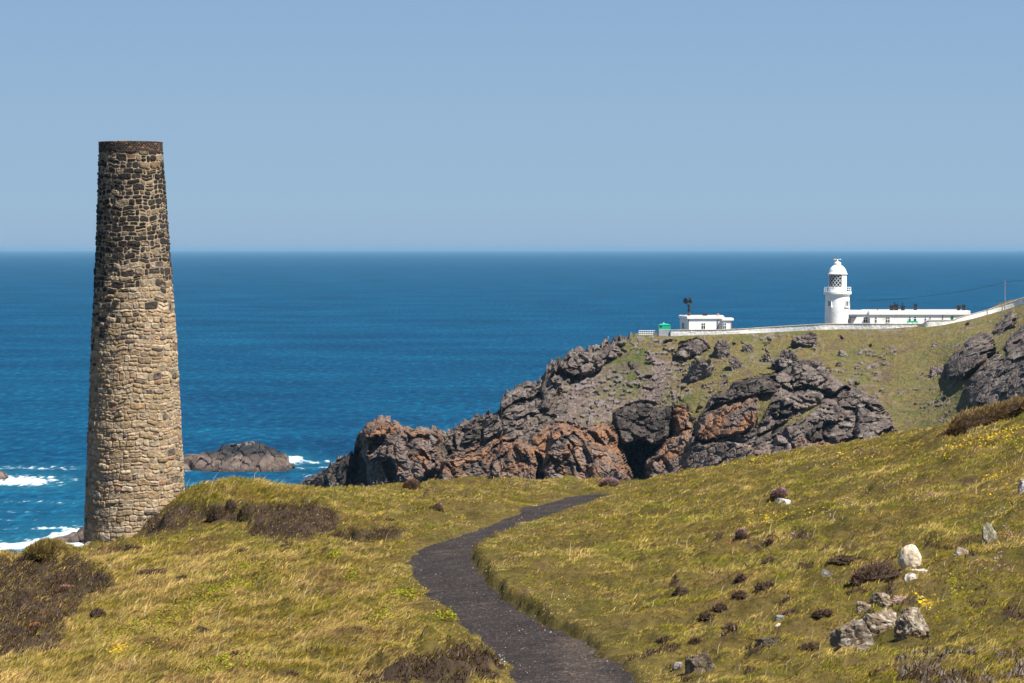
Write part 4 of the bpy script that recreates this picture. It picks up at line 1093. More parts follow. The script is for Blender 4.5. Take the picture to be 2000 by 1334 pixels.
# green bench against the wall
gb = tag(empty('bench', (XP(1783, 751), 751, ZP(633, 751))), 'long green bench under two small windows of the cottages', 'bench')
x0, x1 = XP(1772.5, 751) - gb.location.x, XP(1793, 751) - gb.location.x
MB().box(x0, x1, -.25, .25, .40, .47).build('seat', M['green'], gb)
MB().box(x0, x1, .27, .33, .50, .85).build('backrest', M['green'], gb)
for xx in (x0 + .1, 0, x1 - .1): MB().box(xx - .05, xx + .05, -.2, .32, -.4, .398).build('leg', M['green'], gb)

# --- boundary wall
WT = np.array([(1310,645.2),(1400,644.6),(1450,643),(1500,639.6),(1540,637),(1600,633.6),(1660,632.6),(1740,633.4),(1802,633.4),(1813,626.4),(1862,626),(1873,621),(1896,614.5),(1922,608),(1961,595),(2000,582),(2040,568),(2120,540)], float)
wpx = np.arange(1310, 2110, 1.5); NW = len(wpx)
crest = [(np.interp(p, hpx, hx2[0]), np.interp(p, hpx, hy2[0]), np.interp(p, hpx, hz2[0])) for p in wpx]
Wv, Cv = [], []
fr = []
for p, (cx_, cy_, cz_) in zip(wpx, crest):
    y = cy_ + .45
    fr.append((XP(p, y), y, cz_ - 1.6, ZP(np.interp(p, WT[:, 0], WT[:, 1]), y)))
fr = np.array(fr); kz_ = np.ones(9) / 9
for c_ in (1, 3): fr[:, c_] = np.convolve(np.pad(fr[:, c_], 4, mode='edge'), kz_ if c_ == 1 else np.r_[0, 0, 0, .25, .5, .25, 0, 0, 0], 'valid')
nzw = fbm(fr[:, 0] * .8, 0, 0, 3)
NVW = 9
tv = np.linspace(0, 1, NVW)
Wf = np.zeros((NVW * 2, NW, 3))
for i, t in enumerate(tv):
    z = fr[:, 2] * (1 - t) + fr[:, 3] * t; r0 = fbm(fr[:, 0] * 1.6, z * 1.6, 4, 3) * .10
    Wf[i] = np.stack([fr[:, 0], fr[:, 1] - .32 + r0 + .05 * t, z], 1)
    Wf[2 * NVW - 1 - i] = np.stack([fr[:, 0], fr[:, 1] + .30, z], 1)
wl = np_mesh('boundary_wall', Wf.reshape(-1, 3), grid_quads(NVW * 2, NW), mat=M['wallw'])
tag(wl, 'long whitewashed boundary wall along the headland crest, climbing to the right', 'wall')
cz0 = fr[:, 3] + .004 + nzw * .03
Cf = np.stack([np.stack([fr[:, 0], fr[:, 1] + a, cz0 + b], 1) for a, b in ((-.36, -.05), (-.38, .06), (-.2, .16), (.2, .16), (.36, .06), (.34, -.05))])
np_mesh('coping', Cf.reshape(-1, 3), grid_quads(6, NW), mat=M['coping'], parent=wl)
# --- green hut on its block base
HDp = hsurf(1298, 657)
gy = HDp.y + 1.0
gbk = MB().box(XP(1286.5, gy), XP(1310, gy), gy - .2, gy + 2.6, ZP(664, gy), ZP(643.2, gy)).build('block_plinth', M['greyblock'], bevel=.03)
tag(gbk, 'grey block plinth at the left end of the white wall, under the green hut', 'plinth')
gh = tag(empty('green_hut', (XP(1298.5, gy), gy + .1, ZP(643.2, gy) + .004)), 'small bright green hut with hipped roof at the left end of the wall', 'hut')
s7 = gy / F; w2 = 11.6 * s7; hh = 8.3 * s7
MB().box(-w2, w2, 0, 2.2, 0, hh).build('wall', M['green'], gh)
mb = MB(); A_ = [mb.bm.verts.new((x, y, hh + .003)) for x, y in ((-w2 - .08, -.08), (w2 + .08, -.08), (w2 + .08, 2.28), (-w2 - .08, 2.28))]; B_ = [mb.bm.verts.new((x, y, hh + .36)) for x, y in ((-w2 * .45, .9), (w2 * .45, .9), (w2 * .45, 1.3), (-w2 * .45, 1.3))]
mb.bm.faces.new(A_[::-1]); mb.bm.faces.new(B_)
for k in range(4): mb.bm.faces.new([A_[k], A_[(k + 1) % 4], B_[(k + 1) % 4], B_[k]])
rf = mb.build('roof', M['green'], gh)
MB().lathe([(.16, hh + .34), (.2, hh + .5), (.08, hh + .58)], 12, -.2, 1.).build('roof_cap', M['white'], rf)
MB().box(-w2 + .25, -w2 + .85, -.03, .02, hh * .42, hh * .78).build('louvre', M['black'], gh)
# --- railing fence
fp = hsurf(1265, 656); fy = fp.y + .8
rf_ = tag(empty('railing_fence', (XP(1265, fy), fy, ZP(656, fy))), 'white post-and-rail fence on the rocks left of the green hut', 'fence')
for px in np.linspace(1248.5, 1283, 9):
    MB().box(XP(px, fy) - rf_.location.x - .05, XP(px, fy) - rf_.location.x + .05, -.05, .05, -.6, (656 - 644.8) * s7).build('post', M['white'], rf_)
for py in (645.6, 649.4, 653):
    MB().box(XP(1247.8, fy) - rf_.location.x, XP(1283.8, fy) - rf_.location.x, -.12, -.054, (656 - py) * s7 - .07, (656 - py) * s7 + .07).build('rail', M['white'], rf_)
tp = MB().box(XP(1284.6, fy), XP(1286.2, fy), fy - .3, fy - .1, ZP(660, fy), ZP(641.5, fy)).build('timber_post', M['coping'], bevel=.02)
tag(tp, 'pale timber post between the white rail fence and the grey plinth', 'post')
q_ = hsurf(1376, 664); y_ = q_.y
tp = MB().box(XP(1375.2, y_), XP(1377.2, y_), y_ - .2, y_ + .05, ZP(668, y_), ZP(656, y_)).build('timber_post', M['coping'], bevel=.02)
tag(tp, 'short pale post on the rocks just below the white wall under the signal house', 'post')
# --- utility pole, short post, wire
q_ = hsurf(1963, 609); y_ = q_.y - .5
up = tag(empty('utility_pole', (XP(1963.3, y_), y_, q_.z)), 'tall slim timber pole carrying a wire, in front of the white wall', 'pole')
zt_ = ZP(547.5, y_) - q_.z
MB().bar((0, 0, -1.2), (-.02, 0, zt_), .13, 10, .09).build('shaft', M['pole'], up)
MB().box(-.35, .35, -.06, .06, zt_ - .75, zt_ - .62).build('bracket', M['pole'], up)
q2 = hsurf(1958, 609); y2 = q2.y - .6
tag(MB().bar((XP(1958.4, y2), y2, q2.z - 1), (XP(1958.4, y2), y2, ZP(594, y2)), .14, 8).build('short_post', M['pole']), 'short timber post standing left of the tall utility pole', 'post')
def wire(pts3, label):
    mb = MB()
    for a, b in zip(pts3, pts3[1:]): mb.bar(a, b, .04, 5)
    return tag(mb.build('overhead_wire', M['black']), label, 'wire')
wp = [(1963, 551.3, y_), (1940, 557, y_ + 6), (1910, 563.2, y_ + 14), (1880, 568.6, y_ + 20), (1852, 573, y_ + 26), (1815, 577.6, y_ + 34), (1780, 581.4, y_ + 41), (1740, 585, y_ + 47), (1700, 587, y_ + 52), (1661, 588.2, 754)]
wire([pt(*p) for p in wp], 'thin dark wire sagging from the pole down to the lighthouse')
wire([pt(*p) for p in [(1963, 551.3, y_), (1980, 548.6, y_ - 8), (2000, 548, y_ - 18), (2060, 550, y_ - 40)]], 'thin dark wire running from the pole to the right photo edge')
print('built', round(time.time() - T0, 1))

# ------------------------------------------------------------------ vegetation
def blades_geo(P, az, lean, ln, wd, droop, col, tipcol=None, sidewob=.9, r=rng):
    n = len(P)
    d0 = np.stack([np.sin(lean) * np.cos(az), np.sin(lean) * np.sin(az), np.cos(lean)], 1)
    ph = r.normal(0, sidewob, n); sd = np.stack([np.cos(ph), np.sin(ph), np.zeros(n)], 1)
    m_ = P + d0 * (ln * .55)[:, None]
    t_ = P + d0 * ln[:, None]; t_[:, 0] += np.cos(az) * ln * droop; t_[:, 1] += np.sin(az) * ln * droop; t_[:, 2] -= ln * droop * .6
    h = (wd / 2)[:, None] * sd
    V = np.stack([P - h, P + h, m_ + h * .75, m_ - h * .75, t_], 1).reshape(-1, 3)
    b = np.arange(n)[:, None] * 5
    Q = b + np.array([[0, 1, 2, 3]]); T = b + np.array([[3, 2, 4]])
    c = np.repeat(col[:, None], 5, 1)
    if tipcol is not None: c[:, 4] = tipcol; c[:, 2:4] = c[:, 2:4] * .6 + tipcol[:, None] * .4
    return V, Q, T, c.reshape(-1, col.shape[1])

# darken the soil under the heather
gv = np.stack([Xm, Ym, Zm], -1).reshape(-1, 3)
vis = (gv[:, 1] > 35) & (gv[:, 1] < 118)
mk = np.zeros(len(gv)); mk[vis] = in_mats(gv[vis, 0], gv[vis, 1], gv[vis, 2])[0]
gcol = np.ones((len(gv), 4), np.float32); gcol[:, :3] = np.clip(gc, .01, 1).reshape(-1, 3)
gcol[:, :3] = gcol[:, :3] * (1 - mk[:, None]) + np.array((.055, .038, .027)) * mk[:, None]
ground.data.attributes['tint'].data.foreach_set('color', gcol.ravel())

def scatter(n, lo=33., hi=116., pmin=-60, pmax=2060, r=rng):
    px = r.uniform(pmin, pmax, n); d = r.uniform(lo, hi, n)
    x = (px - 1000) / F * d * 1.003
    return x, d
def keep_ground(x, y, extra=0.):
    P_ = 1000 + F * x / y
    return y < np.interp(P_, DC_T[:, 0], DC_T[:, 1]) + 2.5 + extra
# rock / chimney footprints keep grass out
occ = [(o.location.x, o.location.y, max(o.dimensions.x, o.dimensions.y) * .28) for o in bpy.data.objects if o.name.startswith(('rock', 'boulder')) and o.location.y < 130]

# --- grass
n_t = 230000
tx, ty = scatter(n_t)
for a_, b_ in ((-520, -60), (2060, 2560)):          # the slopes go on beyond the picture
    ex, ey = scatter(34000, pmin=a_, pmax=b_); tx = np.r_[tx, ex]; ty = np.r_[ty, ey]
n_t = len(tx)
per = 6
jx = rng.normal(0, .07, (n_t, per)); jy = rng.normal(0, .07, (n_t, per))
x = (tx[:, None] + jx).ravel(); y = (ty[:, None] + jy).ravel(); tid = np.repeat(np.arange(n_t), per)
ok = keep_ground(x, y)
sdp = sample(SD, x, y) + sample(wob, x, y) + .07
ok &= sdp < np.where(rng.random(len(x)) < .05, .22, -.04) + rng.normal(0, .06, len(x))
for cx_, cy_, rr in occ: ok &= (x - cx_) ** 2 + (y - cy_) ** 2 > rr * rr
ok &= (x - co[0]) ** 2 + (y - CD) ** 2 > 1.75 ** 2
z = sample(Z1, x, y)
mt, _w = in_mats(x, y, z)
ok &= (rng.random(len(x)) > mt * .80)
x, y, z, tid, sdp, mt = [a[ok] for a in (x, y, z, tid, sdp, mt)]
gpx, gpy = proj(x, y, z)
n = len(x)
nA = fbm(x * .30, y * .30, 1, 4); nB = fbm(x * 1.1, y * 1.1, 5, 3); nW = fbm((x * .8 + y * .35) * .9, (y - x * .4) * .28, 9, 3)
hum_ = sample(hum, x, y)
tr = rng.random(n_t)[tid]; tr2 = rng.random(n_t)[tid]
mound = np.exp(-((gpx - 470) / 120) ** 2 - ((gpy - 960) / 24) ** 2)
leftz = sstep(900, 700, gpx) * sstep(1040, 1090, gpy)
edge = np.exp(-np.maximum(-sdp, 0) / .9)
hgt = (.075 + .06 * leftz + .14 * mound + .06 * nA + .06 * nB) * (.55 + .9 * tr) * (1 - .62 * edge)
hgt = np.clip(hgt, .03, .5) * rng.uniform(.6, 1.25, n)
az = rng.normal(.15, .55, n) + nA * .8
lean = np.clip(rng.normal(.72, .25, n), .1, 1.25)
straw = np.clip(.20 + .36 * leftz + .10 * mound + nB * 1.0 + nW * 1.1 + nA * .5 + (tr2 - .5) * .6, 0, 1)
grn = np.clip(.36 - .20 * leftz + nA * 1.5 - nB * .8 + (tr - .5) * .3, 0, 1)
c_st = np.array((.52, .365, .130)); c_ol = np.array((.30, .238, .020)); c_gr = np.array((.15, .185, .010)); c_br = np.array((.16, .085, .045))
c = c_ol[None] * (1 - grn[:, None]) + c_gr[None] * grn[:, None]
c = c * (1 - straw[:, None]) + c_st[None] * straw[:, None]
brn = sstep(.05, .34, -nA * .5 + nW * .8 - nB * .3 + (tr2 - .5) * .3 - .03 * leftz)[:, None] * .75
c = c * (1 - brn) + c_br * brn
c = c * (rng.uniform(.5, 1.45, n) * (.70 + .60 * tr) * (1 + .40 * nB + .25 * nW))[:, None]
stalk = rng.random(n) < .0011            # a few tall dead stalks
hgt = np.where(stalk, hgt * 2.3 + .06, hgt); lean = np.where(stalk, lean * .35, lean); c = np.where(stalk[:, None], np.array((.55, .44, .27)), c)
leaf = rng.random(n) < .05               # broad low leaves among the blades
c = np.where(leaf[:, None], np.array((.085, .12, .022)) * rng.uniform(.7, 1.5, n)[:, None], c); hgt = np.where(leaf, hgt * .55, hgt)
rus = rng.random(n) < .05
c = np.where(rus[:, None], np.array((.33, .165, .085)) * rng.uniform(.6, 1.4, n)[:, None], c)
V, Q, T, cc = blades_geo(np.stack([x, y, z - .015], 1), az, lean, hgt * 1.15, rng.uniform(.011, .023, n) * (y / 70) ** .6, rng.uniform(.1, .45, n), c, np.clip(c * .8 + c_st * .2, 0, .8))
grass = np_mesh('grass', V, Q, T, M['grass'], cc)
tag(grass, 'wind-blown olive and straw coloured grass over the near slopes', kind='stuff')
print('grass', n, round(time.time() - T0, 1))

# --- heather mats
x, y = scatter(1100000)
z = sample(Z1, x, y); ok = keep_ground(x, y, -1.)
px_, py_ = proj(x, y, z)
near = ((px_ > 1180) & (py_ > 960)) | (px_ < 1100)
for pg in HM:
    a = np.array(pg); near |= (px_ > a[:, 0].min() - 15) & (px_ < a[:, 0].max() + 15) & (py_ > a[:, 1].min() - 12) & (py_ < a[:, 1].max() + 12)
ok &= near; x, y, z = x[ok], y[ok], z[ok]
mt, wh = in_mats(x, y, z); ok = mt > rng.random(len(x)); x, y, z, wh = x[ok], y[ok], z[ok], wh[ok]
ok = np.ones(len(x), bool)
for cx_, cy_, rr in occ: ok &= (x - cx_) ** 2 + (y - cy_) ** 2 > rr * rr
ok &= sample(SD, x, y) < -.1
x, y, z, wh = x[ok], y[ok], z[ok], wh[ok]
lump = np.clip(.35 + fbm(x * 1.3 + y * .3, y * .7, 6, 3) * 1.6, 0, 1.3)
n = len(x); up_ = rng.random(n) ** .6
z2 = z + up_ * lump * np.where(wh == 7, .12, .18)
c = np.array((.088, .055, .030)) * (rng.uniform(.5, 1.5, n) * (.8 + .5 * fbm(x * 1.3, y * 1.3, 8, 3)))[:, None]
g_ = sstep(.1, .5, fbm(x * .8, y * .8, 2, 3))[:, None]; c = c * (1 - g_ * .6) + np.array((.10, .085, .032)) * g_ * .6
pk = (rng.random(n) < .05)[:, None]; c = np.where(pk, np.array((.22, .16, .14)), c)
gr_ = (wh == 6)[:, None] & (rng.random(n) < .5)[:, None]; c = np.where(gr_, np.array((.24, .19, .16)), c)
V, Q, T, cc = blades_geo(np.stack([x, y, z2 - .03], 1), rng.normal(.4, 1.1, n), np.clip(rng.normal(.6, .35, n), 0, 1.3), rng.uniform(.05, .12, n), rng.uniform(.012, .024, n), rng.uniform(0, .3, n), c)
tag(np_mesh('heather', V, Q, T, M['twig'], cc), 'matted dark brown heather spreading over the near slopes', kind='stuff')
print('heather', n)

def bush(name, x0, x1, y0, y1, label, cat='shrub', group=None, col=(.115, .07, .045), col2=None, top=None, seed=0, tall=1., ln=(.05, .11), depth=.75, dens=3600, core=(.06, .042, .030), tilt=0., lump=.30):
    """a low cushion: lumpy core under a coat of short twigs leaning with the wind"""
    r = np.random.default_rng(seed + 1000)
    gx, gy, gz = hit((x0 + x1) / 2, (y1 * .75 + y0 * .25), Z1)
    s_ = px_size(gy); a = (x1 - x0) * s_ / 2; h = max((y1 - y0) * s_, .08) * tall * .95; b = max(a * depth, .12)
    V0, F0 = ICO[3]
    def lumpf(D): return 1 + lump * fbm(D[:, 0] * 1.6 + seed, D[:, 1] * 1.6, D[:, 2] * 1.6, 3) + .10 * fbm(D[:, 0] * 5 + seed, D[:, 1] * 5, D[:, 2] * 5, 2)
    def place(D, k=1.):
        Q_ = D * lumpf(D)[:, None] * k; Q_ = Q_ * np.array((a, b, h)); Q_[:, 2] += tilt * Q_[:, 0]
        return Q_
    C_ = place(V0, .9); C_[:, 2] = np.where(C_[:, 2] < 0, C_[:, 2] * .6, C_[:, 2])
    n = int(np.clip(dens * a * (b + h), 220, 9000))
    D = r.normal(size=(n, 3)); D /= np.linalg.norm(D, axis=1)[:, None]; D[:, 2] = np.abs(D[:, 2]) * 1.0 - .05
    P_ = place(D, .9)
    nn = D / np.array((a, b, h)) ; nn /= np.linalg.norm(nn, axis=1)[:, None]
    dirv = nn * .8 + r.normal(0, .35, (n, 3)) + np.array((.45, .1, .25)); dirv /= np.linalg.norm(dirv, axis=1)[:, None]
    az = np.arctan2(dirv[:, 1], dirv[:, 0]); lean = np.arccos(np.clip(dirv[:, 2], -1, 1))
    c = np.array(col) * r.uniform(.6, 1.5, n)[:, None]
    if col2 is not None: c = np.where((r.random(n) < .4)[:, None], np.array(col2) * r.uniform(.7, 1.3, n)[:, None], c)
    if top is not None: c = np.where(((D[:, 2] + r.normal(0, .2, n)) > .55)[:, None], np.array(top) * r.uniform(.7, 1.25, n)[:, None], c)
    V, Q, T, cc = blades_geo(P_, az, lean, r.uniform(*ln, n) * min(1, .5 + a * 1.5), r.uniform(.013, .024, n), r.uniform(0, .3, n), c, r=r)
    V = np.concatenate([V, C_]); T = np.concatenate([T, F0 + len(cc)]); cc = np.concatenate([cc, np.tile(np.array(core), (len(C_), 1))])
    o = np_mesh(name, V, Q, T, M['twig'], cc); o.location = (gx, gy, gz - .02)
    return tag(o, label, cat, group)

GR = 'dark heather clumps dotted over the grass'
CL = [(1314,1346,1136,1168,'blackest round heather clump on the slope right of the inner path bend'),
 (1484,1522,1084,1108,'brown heather clump midway up the right slope, above the pair of clumps'),
 (1435,1457,1116,1138,'small upright heather clump at the top left of a loose trio'),
 (1470,1518,1128,1160,'broad brown heather clump right of the small upright one'),
 (1430,1459,1148,1172,'dark heather clump forming the bottom of the trio on the right slope'),
 (1390,1420,1174,1197,'very dark heather clump left below the trio on the right slope'),
 (1362,1390,1194,1212,'low heather clump with pinkish stems just left below the very dark one'),
 (1410,1438,1210,1234,'purple-brown heather tuft low on the right slope above the squat block'),
 (1346,1370,1240,1258,'small rounded heather clump between path and squat block'),
 (1282,1310,1238,1262,'heather clump closest to the right edge of the path'),
 (1584,1628,1188,1204,'flat purplish heather pad left of the rock outcrop'),
 (1652,1698,1143,1164,'greyish heather clump above the dark split stone'),
 (1619,1668,1080,1104,'brown heather cap growing above the pale-edged slate'),
 (1526,1560,1184,1206,'leaning heather clump above the blue-grey wedge stone'),
 (1480,1530,1246,1262,'heather growing on top of the squat block'),
 (232,276,1060,1078,'dark heather mound nearest the right foot of the chimney'),
 (330,366,1074,1092,'small flat dark heather clump in straw grass right of the chimney foot'),
 (340,370,1116,1142,'tilted dark heather clump below the flat one, mid left slope'),
 (488,516,1114,1128,'small dark heather clump among yellow-green leaves'),
 (378,410,1216,1248,'upright dark brown heather clump near the lower left middle'),
 (272,310,1248,1270,'dark round heather clump by orange flowers at lower left'),
 (458,490,1066,1082,'pale brown heather clump right of the left slope\'s skyline mound'),
 (176,206,1178,1208,'olive-brown heather clump at the right edge of the dark mat'),
 (266,330,1108,1124,'long thin streak of heather left of the tilted clump'),
 (444,472,1268,1290,'grey-brown heather clump near the bottom, left of centre'),
 (556,586,1306,1328,'dark heather clump at the bottom edge left of the path'),
 (746,774,1008,1022,'small brown heather clump alone in grass left of the far path'),
 (838,860,984,996,'dark heather clump beside pink flowers near the crest'),
 (1494,1512,1048,1064,'single dark heather clump left of the pink thrift line'),
 (84,124,1252,1278,'rounded dark heather clump at the lower left below the mat'),
 (1560,1600,1250,1270,'reddish heather patch left of the brown tilted block'),
 (1660,1760,1088,1146,'large dome of dark heather left of the rounded cream boulder')]
for i, (a, b, c_, d_, lb) in enumerate(CL):
    w_ = b - a
    o = bush('heather_clump', a, b, c_, d_, lb, group=GR, seed=i, depth=.9, tall=.5 if w_ < 80 else .55, col2=(.13, .10, .038) if i % 3 == 0 else (.14, .085, .06), tilt=.12 if a > 1250 else .05, lump=.6)
# green cushions on the peaty bank
bush('moss_cushion', 438, 462, 978, 1012, 'tall shaggy reddish cushion on the peaty bank right of the chimney', 'cushion plant', seed=61, col=(.13, .085, .04), col2=(.11, .10, .03), depth=.8)
bush('moss_cushion', 462, 496, 988, 1024, 'round olive-green cushion on the peaty bank, beside the shaggy reddish one', 'cushion plant', seed=62, col=(.15, .125, .03), col2=(.11, .10, .025), depth=.8)
bush('moss_cushion', 402, 440, 990, 1018, 'low olive cushion at the left of the peaty bank cushions', 'cushion plant', seed=63, col=(.13, .10, .035), col2=(.10, .07, .03), depth=.8)
# thrift
PK = (.42, .25, .29)
bush('thrift_cushion', 1503, 1541, 954, 982, 'large brown thrift tussock with pink top above two white stones', 'thrift', seed=71, col=(.20, .11, .05), top=PK, depth=.8, tall=1.)
bush('thrift_cushion', 1168, 1212, 936, 954, 'pink thrift cushion at the far end of the path on the skyline', 'thrift', seed=72, col=(.16, .12, .06), top=PK, depth=.8)
bush('thrift_cushion', 786, 824, 938, 960, 'brown domed thrift tussock on the skyline left of the path', 'thrift', seed=73, col=(.16, .085, .045), top=(.24, .14, .09), depth=.8)
bush('thrift_cushion', 1434, 1460, 1038, 1056, 'small dark thrift cushion with pale pink cap on the right slope', 'thrift', seed=74, col=(.09, .05, .04), top=PK, depth=.8)
bush('thrift_cushion', 846, 868, 984, 1000, 'pink-flecked thrift beside a dark heather clump near the crest', 'thrift', seed=75, col=(.22, .16, .06), top=PK, depth=.8)
bush('thrift_cushion', 112, 146, 1136, 1160, 'salmon-pink thrift patch set in the dark heather mat', 'thrift', seed=76, col=(.30, .16, .10), top=(.46, .24, .17), depth=.8, tall=.6)
bush('thrift_cushion', 56, 84, 1218, 1240, 'orange-brown thrift patch at the lower edge of the heather mat', 'thrift', seed=77, col=(.32, .15, .06), top=(.42, .20, .08), depth=.8, tall=.6)
# shaggy overhanging turf bank with a burrow under it
bush('turf_bank', 1826, 2012, 784, 842, 'shaggy brown turf bank overhanging a dark burrow on the right skyline', 'bank', seed=81, col=(.30, .195, .085), col2=(.18, .115, .06), depth=.35, tall=.62, ln=(.12, .24), tilt=.34, dens=3600, lump=.7, top=(.30, .21, .09))
field_rock('hollow_shade', 1852, 1934, 827, 847, 82, 'near-black solid lump standing in for the shaded hollow under the shaggy turf bank', col=(.022, .016, .013), depth=.25, cat='painted_shade', sink=.3, tilt=(0, -.33, 0))  # solid near-black lump painted as the shade beneath the overhang
field_rock('rock', 1872, 1890, 834, 842, 83, 'white stone in the shaded hollow, uppermost of three', col=(.6, .56, .48), rough=.05)
field_rock('rock', 1888, 1908, 839, 847, 84, 'white stone in the shaded hollow, rightmost of three', col=(.6, .56, .48), rough=.05)
field_rock('rock', 1858, 1874, 842, 853, 85, 'white stone in the shaded hollow, lowest and leftmost of three', col=(.55, .5, .44), rough=.05)
# grass hummock on the skyline left of the chimney
bush('grass_hummock', 48, 142, 1058, 1092, 'rounded grassy hummock on the skyline just left of the chimney foot', 'hummock', seed=91, col=(.24, .185, .05), col2=(.30, .21, .085), core=(.11, .085, .03), depth=.8, tall=.85, ln=(.12, .22), dens=4200)

# --- small flowers and leafy ground cover
def specks(name, spots, size, cols, label, hz_=(.05, .16), seed=1):
    r = np.random.default_rng(seed); Ps, Cs = [], []
    for px, py, rx, ry, n in spots:
        a = r.normal(0, .5, (n, 2)) * (rx, ry) + (px, py)
        for u, v in a:
            if v > 1345: continue
            Ps.append((u, v))
    Ps = np.array(Ps)
    # drop the picture-plane spread onto the ground by local depth interpolation
    cen = {}
    X_, Y_ = [], []
    k = 0
    for px, py, rx, ry, n in spots:
        c0 = hit(px, py, Z1)
        gx = r.normal(0, .5, n) * rx * px_size(c0[1]); p2 = hit(px, py + ry, Z1); p1 = hit(px, max(py - ry, 760), Z1)
        dy = max(.15, min(8., (p1[1] - p2[1]) / 2))
        gy = r.normal(0, .5, n) * dy
        # thin by clumps so the patch has gaps
        xx, yy = c0[0] + gx, c0[1] + gy
        kf = fbm(xx * 2.2, yy * 2.2, seed, 3) > -.08
        X_.append(xx[kf]); Y_.append(yy[kf])
    x, y = np.concatenate(X_), np.concatenate(Y_)
    ok = (sample(SD, x, y) < -.12) & keep_ground(x, y, -1.5); x, y = x[ok], y[ok]
    n = len(x); z = sample(Z1, x, y) + r.uniform(*hz_, n)
    D = r.normal(size=(n, 3)) * .7 + np.array((0, -.5, .6)); D /= np.linalg.norm(D, axis=1)[:, None]
    U = np.cross(D, np.array((.3, .2, 1.))); U /= np.linalg.norm(U, axis=1)[:, None]; W_ = np.cross(D, U)
    s_ = r.uniform(*size, n)[:, None]; P_ = np.stack([x, y, z], 1)
    V = np.stack([P_ - U * s_, P_ - W_ * s_ * .8, P_ + U * s_, P_ + W_ * s_ * .8], 1).reshape(-1, 3)
    c = np.array(cols)[r.integers(0, len(cols), n)] * r.uniform(.75, 1.2, n)[:, None]
    o = np_mesh(name, V, np.arange(n * 4).reshape(-1, 4), mat=M['flower'], col=np.repeat(c, 4, 0))
    return tag(o, label, kind='stuff')
specks('yellow_flowers', [(1930,862,70,14,260),(1975,850,40,10,140),(1880,880,60,10,60),(1640,892,25,5,60),(1700,900,60,14,70),(1492,898,22,4,70),(232,1279,16,4,110),(1945,938,30,5,60),(1805,1184,22,8,80),(1480,1005,50,12,60),(700,1006,45,8,80),(1240,1010,90,25,60),(1540,1010,60,14,60),(1350,985,60,10,40)], (.016, .03), [(.80, .52, .02), (.75, .60, .04), (.8, .45, .02)], 'scattered small yellow flowers in the grass', seed=3)
specks('pink_flowers', [(1020,948,50,8,120),(1100,946,40,6,90),(880,958,60,10,80),(740,948,40,8,80),(1660,892,60,8,90),(1600,915,60,16,60),(1700,965,90,30,70),(1820,975,40,6,60),(1640,985,60,10,60),(1960,1048,30,12,70),(1940,1105,30,8,60),(1010,1030,10,4,30),(470,945,120,8,140),(330,1000,60,14,60),(300,1030,50,10,60),(620,1010,50,16,70),(1540,1060,60,20,50),(1290,1010,60,20,40),(1830,890,60,20,50)], (.013, .024), [(.48, .27, .34), (.55, .36, .42), (.40, .24, .26)], 'small pink thrift flowers scattered through the grass', seed=4)
specks('leafy_ground_cover', [(495,1112,85,26,1700),(450,1150,60,22,1200),(400,1180,60,20,1100),(330,1215,50,24,1100),(260,1232,55,18,1000),(690,1122,22,10,500),(655,1090,15,10,400),(800,1165,34,10,700),(870,1212,30,12,500),(742,1208,26,16,500),(430,1306,55,18,1000),(350,1250,60,20,420),(560,1240,80,26,300),(520,1180,90,30,420),(1890,1150,60,40,300),(1450,1005,60,20,120)], (.014, .028), [(.26, .30, .015), (.36, .34, .02), (.13, .17, .02), (.22, .10, .03)], 'patches of low yellow-green leafy ground cover', hz_=(.05, .17), seed=5)
specks('white_flowers', [(1420,1050,70,8,60),(1960,1005,40,14,50),(1060,1160,80,20,30),(1640,1000,60,14,40),(985,1306,18,10,60),(800,1006,40,8,50)], (.010, .016), [(.75, .74, .68)], 'tiny white flowers in the grass', seed=6)
print('veg', round(time.time() - T0, 1))

# --- loose grit on the path
n = 2600
k_ = rng.integers(0, NP_, n); u_ = rng.random(n); base_ = A[k_] * (1 - u_[:, None]) + B[k_] * u_[:, None] + rng.normal(0, .05, (n, 2))
zb = sample(Z0, base_[:, 0], base_[:, 1]) - .055
sz_ = rng.uniform(.005, .017, n) * np.where(rng.random(n) < .04, 1.9, 1)
Vg, Fg = ICO[3][0][:0], None
tet = np.array([(1, 0, -.3), (-.5, .87, -.3), (-.5, -.87, -.3), (.15, .1, .9), (-.2, -.3, .8)])
rot = rng.random(n) * 6.28; cr, sr = np.cos(rot), np.sin(rot)
tv_ = tet[None] * (1 + rng.normal(0, .2, (n, 5, 3))); tv_ = np.stack([tv_[..., 0] * cr[:, None] - tv_[..., 1] * sr[:, None], tv_[..., 0] * sr[:, None] + tv_[..., 1] * cr[:, None], tv_[..., 2]], -1) * sz_[:, None, None]
Vg = (tv_ + np.stack([base_[:, 0], base_[:, 1], zb], 1)[:, None]).reshape(-1, 3)
Tg = (np.arange(n)[:, None, None] * 5 + np.array([[0, 1, 3], [1, 4, 3], [1, 2, 4], [2, 0, 4], [0, 3, 4]])[None]).reshape(-1, 3)
gcol_ = np.array([(.10, .085, .08), (.16, .14, .13), (.06, .05, .05), (.30, .26, .23), (.20, .09, .05)])[rng.choice(5, n, p=[.36, .25, .25, .09, .05])]
tag(np_mesh('gravel', Vg, tris=Tg, mat=M['rock'], col=np.repeat(gcol_, 5, 0)), 'loose grit and small stones strewn on the dark path', kind='stuff')

